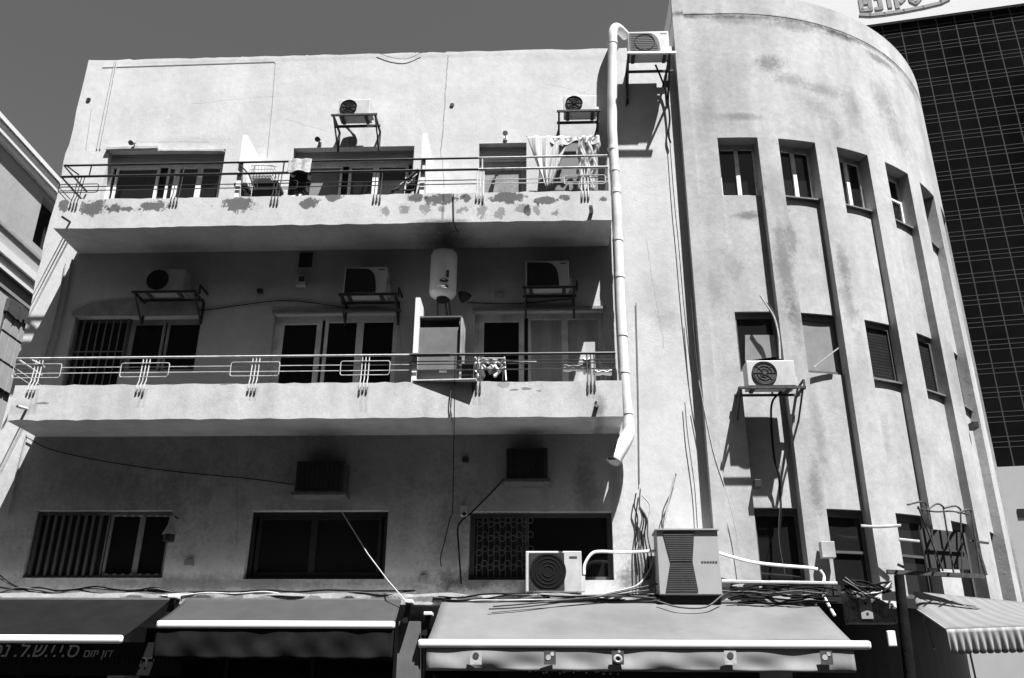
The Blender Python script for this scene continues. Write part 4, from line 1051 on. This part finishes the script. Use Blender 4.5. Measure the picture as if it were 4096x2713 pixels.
cable('thick white conduit arching from the ledge unit to the hourglass unit', [(1350, 1328, -.3), (1352, 1305, -.3), (1368, 1280, -.3), (1390, 1275, -.3), (1440, 1277, -.3), (1514, 1274, -.3)], .022, M_duct, None, name='conduit', cat='conduit')
cable('thick white conduit running right from the hourglass unit', [(1662, 1279, -.3), (1700, 1290, -.3), (1740, 1300, -.3), (1800, 1307, -.3), (1862, 1312, -.3), (1890, 1316, -.3)], .024, M_duct, None, name='conduit', cat='conduit')
cable('white conduit snaking down to the awning corner', [(1896, 1318, -.3), (1905, 1335, -.3), (1902, 1370, -.4), (1916, 1400, -.5), (1930, 1424, -.6)], .022, M_duct, None, name='conduit', cat='conduit')
# bundles
def bundle(label, paths, rs, ms, name='cable_bundle'):
    b = MB()
    for pts, r_, mi in zip(paths, rs, ms): b.cur = mi; b.tube(curve(pxs(pts), 5), r_, 5)
    return tag(b.build(name, [M_cable, M_cable_d, M_cable_l], None, smooth=True), label, 'cables')
rr = random.Random(21)
def wander(xa, xb, y, Y, amp=6, n=9):
    return [(xa+(xb-xa)*k/n, y+rr.uniform(-amp, amp), Y+rr.uniform(-.04, .04)) for k in range(n+1)]
bundle('tangle of dark cables lying along the left part of the shop ledge', [wander(0, 400, 1362+3*k, -.4) for k in range(3)]+[wander(340, 960, 1368+3*k, -.42) for k in range(4)], [.014]*7, [1, 0, 1, 1, 0, 2, 1])
bundle('tangle of cables on the ledge between the two ledge air conditioners', [wander(1000, 1530, 1378+3*k, -.46, 5) for k in range(4)]+[[(1130, 1408, -.9), (1200, 1404, -.8), (1300, 1392, -.6), (1420, 1372, -.45), (1520, 1350, -.35)], [(1140, 1402, -.85), (1240, 1394, -.7), (1400, 1378, -.5), (1500, 1365, -.4)], [(1400, 1372, -.4), (1470, 1355, -.35), (1500, 1320, -.2), (1510, 1290, -.15)], [(1520, 1390, -.6), (1570, 1404, -.8), (1630, 1404, -.8), (1668, 1378, -.6)]], [.013]*8, [1, 0, 1, 2, 0, 0, 2, 0])
bundle('mass of black cables on the ledge right of the hourglass unit', [wander(1665+rr.uniform(0, 60), 1950-rr.uniform(0, 70), 1350+5*k, -.4-.02*k, 5, 7) for k in range(9)], [.016]*9, [1, 1, 1, 1, 0, 1, 1, 1, 1])
bundle('loose knot of cables hanging down the wall left of hourglass unit', [[(1480, 1130, -.05), (1478, 1170, -.08), (1484+4*k, 1200, -.09), (1476+7*k, 1240, -.08), (1482+8*k, 1290, -.1), (1490+4*k, 1340, -.2)] for k in range(4)]+[[(1470, 1140, -.06), (1466, 1170, -.06), (1474, 1200, -.06), (1468, 1260, -.06), (1474, 1330, -.1)], [(1484, 1145, -.06), (1502, 1170, -.07), (1494, 1210, -.07)]], [.011]*6, [0, 1, 1, 0, 1, 2])
bundle('thin dark cables hanging at the left end of lowest floor', [[(0, 1330, -.1), (30, 1352, -.3), (80, 1372, -.42)], [(0, 1338, -.1), (50, 1362, -.3), (120, 1378, -.43)], [(60, 1010, -.03), (120, 1040, -.03), (260, 1070, -.03), (420, 1092, -.03), (560, 1105, -.03), (680, 1120, -.03)]], [.012, .012, .008], [1, 0, 1])
cable('pale pipe lying along the ledge right of the hourglass unit', [(1668, 1344), (1740, 1346), (1830, 1347), (1935, 1349)], .026, M_cable_l, -.42, name='ledge_pipe', cat='pipe')
b = MB()
for k in range(16):
    x0_, x1_ = P(1672+17*k, 1380, -.25).x, P(1672+17*(k+1), 1380, -.25).x; h_ = .1+.05*math.sin(k*2.3)+.03*math.sin(k*5.1)
    b.box(x0_, x1_-.004*(k % 3), -.27-.02*(k % 2), -.05-.08, 3.36, 3.38+h_)
tag(b.build('cable_tray', mat('sooty_tray', .025, .9, .8, 12, bump=.5), None), 'sooty cable tray on the ledge right of the hourglass unit', 'cable tray')
# meter box on the curved building
mb2 = fitting('meter_box', 'square pale electric box fixed low on curved building beside black window', 'electric box', 1912, 1272, .2, .24, .14, M_ac, Y=-.1)
# brackets on right wall
cable('thick pale pipe stub reaching across two curved building bays', [(1990, 1216), (2030, 1218), (2082, 1215)], .022, M_cable_l, -.1, name='pipe_stub', cat='pipe')
cable('thick pale pipe stub behind the hoop rack', [(2078, 1247), (2105, 1250), (2125, 1252)], .022, M_cable_l, -.1, name='pipe_stub', cat='pipe')
fitting('hook', 'black hook bracket on the curved building under its second row of windows', 'hook', 2250, 985, .1, .12, .2, M_black, Y=1.6)
fitting('lamp_stub', 'black clamp lamp on curved building above bottom window', 'lamp', 1750, 1120, .1, .12, .16, M_black, Y=-.08)

# ============================================================ awnings
def awning(label, tl, tr, bl, br, Yt, Yb, m, barm, val=None, bar_px=None, name='awning', arms=True, sag=.03):
    A, B_, C_, D_ = P(*tl, Yt), P(*tr, Yt), P(*bl, Yb), P(*br, Yb)
    root = thing(name, label, 'awning', ((A.x+B_.x)/2, Yt, A.z), 'shop awnings')
    def f(u, v):
        p = A.lerp(B_, u).lerp(C_.lerp(D_, u), v); p.z -= sag*math.sin(math.pi*v)*(.6+.4*math.sin(math.pi*u)); p.z -= .008*math.sin(u*23+v*4)*v; return p
    MB().grid(f, 40, 14).build('fabric', m, root, smooth=True, solid=.006)
    X0, X1 = (P(*bar_px[0], Yb).x, P(*bar_px[1], Yb).x) if bar_px else (C_.x-.03, D_.x+.03)
    b = MB(); zb_ = (C_.z+D_.z)/2
    b.box(X0, X1, Yb-.05, Yb+.03, zb_-.085, zb_+.02); b.build('front_bar', barm, root, bevel=.036)
    b = MB(); b.tube([(A.x, Yt+.05, A.z+.0), (B_.x, Yt+.05, A.z+.0)], .06, 12); b.build('roller', M_darkframe, root)
    if arms:
        for x in (C_.x+.25, D_.x-.25):
            b = MB(); mid = Vector((x+.35*(1 if x < (C_.x+D_.x)/2 else -1), (Yt+Yb)/2, (A.z+zb_)/2-.1))
            b.bar((x, Yt+.05, A.z-.08), mid, .04); b.bar(mid, (x, Yb+.02, zb_-.03), .035); b.build('awning_arm', M_metal, root)
    vo = None
    if val:
        h, vm, wav = val
        def fv(u, v):
            x = C_.x+(D_.x-C_.x)*u
            return Vector((x, Yb-.02+wav*math.sin(u*31+2.2*v)*v+wav*1.1*math.sin(u*13+4.5*v+1.3)*v+wav*.7*math.sin(u*47-5*v)*v, zb_-.07-h*v))
        vo = MB().grid(fv, 90, 8).build('valance', vm, root, smooth=True, solid=.004)
    return root, vo, (C_, D_, zb_)
M_aw1 = mat('black_awning_canvas', .008, .9, .25, 3, spec=.06); M_aw2 = mat('grey_awning_canvas', .046, .9, .12, 3, spec=.06); M_aw3 = mat('pale_awning_canvas', .132, .9, .12, 1.6, grime=.22, spec=.06, bump=.5)
M_bar = mat('white_awning_bar', .74, .4, .04, 6)
awning('black canvas awning with white front bar at the far left', (-160, 1386), (395, 1387), (-330, 1470), (285, 1472), -.45, -1.8, M_aw1, M_bar, None, ((-330, 1472), (286, 1472)))
awning('mid grey canvas awning with dark wrinkled valance under the black window', (428, 1388), (927, 1390), (366, 1436), (912, 1442), -.45, -1.15, M_aw2, M_bar, (.42, mat('dark_valance', .012, .9, .35, 4, spec=.06), .016), ((364, 1437), (914, 1442)))
r3a, v3, (C3, D3, zb3) = awning('pale canvas awning with square emblems on its valance', (1021, 1391), (1889, 1399), (987, 1485), (1969, 1482), -.45, -1.82, M_aw3, M_bar, (.29, mat('pale_valance', .26, .9, .15, 2.5, grime=.35, spec=.06), .014), ((966, 1490), (2012, 1487)))
for px, kind in ((1100, 0), (1271, 1), (1428, 2), (1688, 0), (1910, 1)):
    q = P(px, 1520, -1.9); s_ = .075
    b = MB(); b.cur = 0; b.box(q.x-s_, q.x+s_, -1.915, -1.905, q.z-s_*1.15, q.z+s_*1.05)
    if kind == 0: b.cur = 1; b.disc((q.x, -1.915, q.z+.02), s_*.55, 18, th=.004)
    if kind == 1: b.cur = 1; b.disc((q.x-.02, -1.915, q.z), s_*.45, 14, th=.004); b.disc((q.x+.03, -1.915, q.z+.04), s_*.35, 12, th=.005)
    if kind == 2: b.cur = 1; b.ring((q.x, -1.917, q.z-.02), s_*.55, .02, 20, m=5); b.disc((q.x+.02, -1.915, q.z+.07), s_*.25, 10, th=.004)
    b.build('emblem', [mat('faded_emblem', .4, .9, .25, 20, grime=.4), M_grille2] if kind == 0 else [mat('dark_emblem', .06, .9, .3, 20), mat('faded_emblem', .4)], v3)

# striped awning on the curved building
A = P(2110, 1368, -.1); B_ = P(2121, 1410, -.35); C_ = P(2187, 1455, -1.35)
dirx = Vector((.86, .5, 0))                                    # along the curved wall
E_ = A+dirx*2.6; D_ = C_+dirx*2.6
E_ = PZ(2420, 1398, A.z-.02); D_ = PZ(2440, 1446, C_.z)
saw = thing('awning', 'pale striped canvas awning with scalloped edge at the far right', 'awning', A, 'shop awnings')
M_str = mat('striped_awning_canvas', .15, .9, .06, 3, wave=(1.5, 'X', .86), spec=.06)
def fa(u, v):
    return B_.lerp(C_, v).lerp((A.lerp(E_, .95)).lerp(D_, v), u) if False else A.lerp(E_, u).lerp(B_.lerp(C_, .0).lerp(C_.lerp(D_, u), u**.35), v)
def fa2(u, v):
    top = A.lerp(E_, u); low = (B_.lerp(C_, min(1, u/.16))) if u < .16 else C_.lerp(D_, (u-.16)/.84)
    p = top.lerp(low, v); p.z -= .02*math.sin(math.pi*v); return p
MB().grid(fa2, 60, 10).build('fabric', M_str, saw, smooth=True, solid=.006)
def fv4(u, v):
    p = C_.lerp(D_, u); L = (D_-C_).length; n = 15
    p = p+Vector((0, -.03*v+.03*math.sin(u*n*2*math.pi)*v, -.28*v-.035*v*abs(math.sin(u*n*math.pi)))); return p
MB().grid(fv4, 150, 6).build('valance', mat('striped_valance', .3, .9, .08, 3, wave=(2.2, 'X', .75), spec=.06), saw, smooth=True, solid=.004)
b = MB()
for (p0, p1) in (((2135, 1425, -.4), (2160, 1500, -.5)), ((2240, 1500, -.6), (2262, 1600, -.6))): b.bar(P(*p0), P(*p1), .02)
b.bar(B_, C_, .025); b.build('awning_arm', M_metal, saw)

# ============================================================ pole, hoop rack, boxes at the right
q0, q1, q2 = P(2078, 1330, -.55), P(2090, 1450, -.55), P(2112, 1640, -.55)
b = MB(); b.tube([(q2.x-.1, -.55, 0), q2, q1, q0], [.085, .08, .075, .07], 14)
tag(b.build('post', mat('weathered_post', .012, .9, .5, 6, bump=.3, spec=.05), None, smooth=True), 'thick dark weathered post standing left of the striped awning', 'post')
# hoop rack: metal basket of bent tubes
root = thing('hoop_rack', 'black metal rack of four bent hoops above the striped awning', 'rack', P(2190, 1330, -.4))
tops = [((2098, 1167), (2130, 1160), (2142, 1168)), ((2143, 1180), (2165, 1165), (2180, 1172)), ((2182, 1175), (2207, 1170), (2220, 1178)), ((2215, 1186), (2238, 1178), (2245, 1182))]
feet = [(2170, 1322), (2205, 1328), (2225, 1330), (2268, 1332)]
for (a, c, e), ft_ in zip(tops, feet):
    b = MB(); q = pxs([(a[0], a[1], -.85), (c[0], c[1], -.55), (e[0], e[1], -.45)], None)
    f1 = P(ft_[0], ft_[1], -.45); b.tube(curve([q[0], q[1], q[2], q[2].lerp(f1, .1), f1], 5), .014, 6)
    b.build('hoop', M_iron, root, smooth=True)
b = MB(); b.bar(P(2050, 1322, -.45), P(2275, 1333, -.45), .06); b.bar(P(2075, 1305, -.3), P(2120, 1325, -.45), .04)
b.bar(P(2122, 1170, -.8), P(2180, 1320, -.45), .02); b.tube(curve(pxs([(2120, 1175, -.7), (2160, 1183, -.7), (2200, 1182, -.7), (2240, 1190, -.6)], None), 4), .012, 6)
b.bar(P(2262, 1270, -.4), P(2280, 1330, -.4), .03); b.bar(P(2240, 1250, -.4), P(2285, 1256, -.4), .03)
b.build('rack_base', M_iron, root)
x0, x1, z0, z1 = rect(2135, 1222, 2215, 1318, -.25)
root2 = thing('satellite_panel', 'dark grey metal panel standing inside the hoop rack', 'panel', ((x0+x1)/2, -.2, z0))
b = MB(); b.poly([P(2122, 1222, -.3), P(2214, 1232, -.3), P(2240, 1318, -.3), P(2140, 1314, -.3)]); b.build('panel_sheet', mat('dark_panel', .05, .7, .2, 6), root2, solid=.06)
b = MB(); b.bar(P(2142, 1270, -.37), P(2230, 1276, -.37), .02); b.build('panel_rib', M_iron, root2)
# dark mass behind the post: tarpaulin box and boxes
crx = rect(2062, 1335, 2105, 1420, -.2)
b = MB(); b.box(P(1960, 1400, -.2).x, P(2070, 1400, -.2).x, -.25, .05, P(2000, 1440, -.2).z, P(2000, 1368, -.2).z)
tag(b.build('equipment_box', mat('scrappy_box', .22, .9, .8, 14, bump=.5), None), 'scuffed equipment box crowded with cables below curved building', 'box')
jb = fitting('junction_box', 'pale two holed junction box on the scuffed equipment box', 'junction box', 2001, 1407, .17, .3, .06, M_acd, Y=-.25)
q = P(2001, 1395, -.32); b = MB(); b.disc((q.x, -.311, q.z), .02, 10, th=.004); b.disc((q.x+.01, -.311, q.z-.14), .018, 10, th=.004); b.build('hole', M_black, jb)
rr = random.Random(8)
bundle('knotted black cables above the scuffed equipment box', [[(1945+rr.uniform(0, 30), 1345+rr.uniform(-10, 20), -.3), (1980+rr.uniform(-10, 20), 1365+rr.uniform(-22, 22), -.35), (2020+rr.uniform(-10, 20), 1365+rr.uniform(-22, 22), -.35), (2060, 1360+rr.uniform(-20, 20), -.3)] for k in range(11)], [.018]*11, [1, 1, 0, 1, 2, 1, 0, 1, 1, 0, 1])
b = MB(); b.poly([P(2018, 1378, -.35), P(2072, 1366, -.35), P(2078, 1408, -.35)]); tag(b.build('sheet_scrap', M_white, None, solid=.01), 'torn white sheet of plastic beside the dark post', 'sheet')
b = MB(); b.box(P(2052, 1475, -.6).x, P(2072, 1475, -.6).x, -.6, -.56, P(2062, 1495, -.6).z, P(2062, 1458, -.6).z)
tag(b.build('hanging_tag', M_white, None, bevel=.015), 'small white tag hanging in the dark shop left of the post', 'tag')
# pillar between awnings
x0, x1, z0, z1 = rect(918, 1436, 968, 1600, -.45)
b = MB(); b.box(x0, x1, -.45, -.003, 0.13, P(940, 1436, -.45).z); tag(b.build('shop_pillar', mat('dim_pillar', .12, .9, .2, 4), None), 'grey pillar between the mid grey and the pale awning', 'pillar')
# ledge corner brackets
for px, py, lab in ((945, 1392, 'white topped awning bracket on the pillar between awnings'), (400, 1380, 'white topped awning bracket between the black and the grey awning'), (990, 1420, 'white pulley bracket at the left end of the pale awning')):
    q = P(px, py, -.6); root = thing('awning_bracket', lab, 'bracket', q, 'awning brackets')
    MB().box(q.x-.06, q.x+.06, -.66, -.46, q.z-.02, q.z+.03).build('bracket_cap', M_white, root, bevel=.008)
    MB().bar((q.x, -.58, q.z-.02), (q.x-.05, -.55, q.z-.28), .07).build('bracket_arm', M_black, root)

# ============================================================ shop signs
def text_mesh(txt, size, loc, m, parent, shear=0., ext=.006):
    """one mesh per character; loc is the right end of the line"""
    def mk(t_):
        cu = bpy.data.curves.new('letter_source', 'FONT'); cu.body = t_; cu.size = size; cu.extrude = ext; cu.shear = shear
        t = bpy.data.objects.new('letter_source', cu); col.objects.link(t); bpy.context.view_layer.update()
        me = bpy.data.meshes.new_from_object(t.evaluated_get(bpy.context.evaluated_depsgraph_get()))
        bpy.data.objects.remove(t); bpy.data.curves.remove(cu); return me
    def wid(t_):
        me = mk(t_); w_ = max([v.co.x for v in me.vertices] or [0]); bpy.data.meshes.remove(me); return w_
    total = wid(txt); rot = Matrix.Rotation(R(90), 4, 'X'); off = Vector(loc)-base(parent)
    for i, ch in enumerate(txt):
        if ch == ' ': continue
        me = mk(ch); x = wid(txt[:i+1])-max(v.co.x for v in me.vertices)-total
        me.transform(Matrix.Translation(off+Vector((x, 0, 0))) @ rot); me.materials.clear(); me.materials.append(m)
        o = bpy.data.objects.new('letter', me); col.objects.link(o); o.parent = parent
x0, x1, z0, z1 = rect(-250, 1484, 420, 1560, -.75)
sg = thing('shop_sign', 'black shop sign with white Hebrew lettering below the black awning', 'sign', ((x0+x1)/2, -.75, z0))
MB().box(x0, x1, -.75, -.68, z0, z1).build('sign_board', mat('black_signboard', .012, .5, .2, 4), sg)
heb = lambda s: s[::-1]
q = P(180, 1519, -.757); text_mesh(heb('ס.י.י.ש.ל. נכסים'), .27, (q.x, -.757, q.z), M_duct, sg, shear=.25)
q = P(260, 1519, -.757); text_mesh(heb('דון יזום'), .15, (q.x, -.757, q.z), M_duct, sg, shear=.2)
q = P(400, 1542, -.757); text_mesh(heb('המרת מטבע זר כאן שער משרד'), .21, (q.x, -.757, q.z), mat('dim_letters', .03, .6, .2, 4), sg)
x0, x1, z0, z1 = rect(1150, 1546, 1760, 1660, -.7)
sg2 = thing('shop_sign', 'dark shop sign with small pale characters under the pale awning', 'sign', ((x0+x1)/2, -.7, z0))
MB().box(x0, x1, -.7, -.62, z0, z1).build('sign_board', MATS['black_signboard'], sg2)
b = MB(); rr = random.Random(4)
for k in range(24):
    px = 1218+9.2*k+rr.uniform(-3, 3); q = P(px, 1548+rr.uniform(0, 10), -.704)
    MB().box(q.x-.012*rr.uniform(.6, 1.8), q.x+.012*rr.uniform(.6, 2), -.706, -.699, q.z-.012, q.z+.012).build('letter', M_cable_l, sg2)
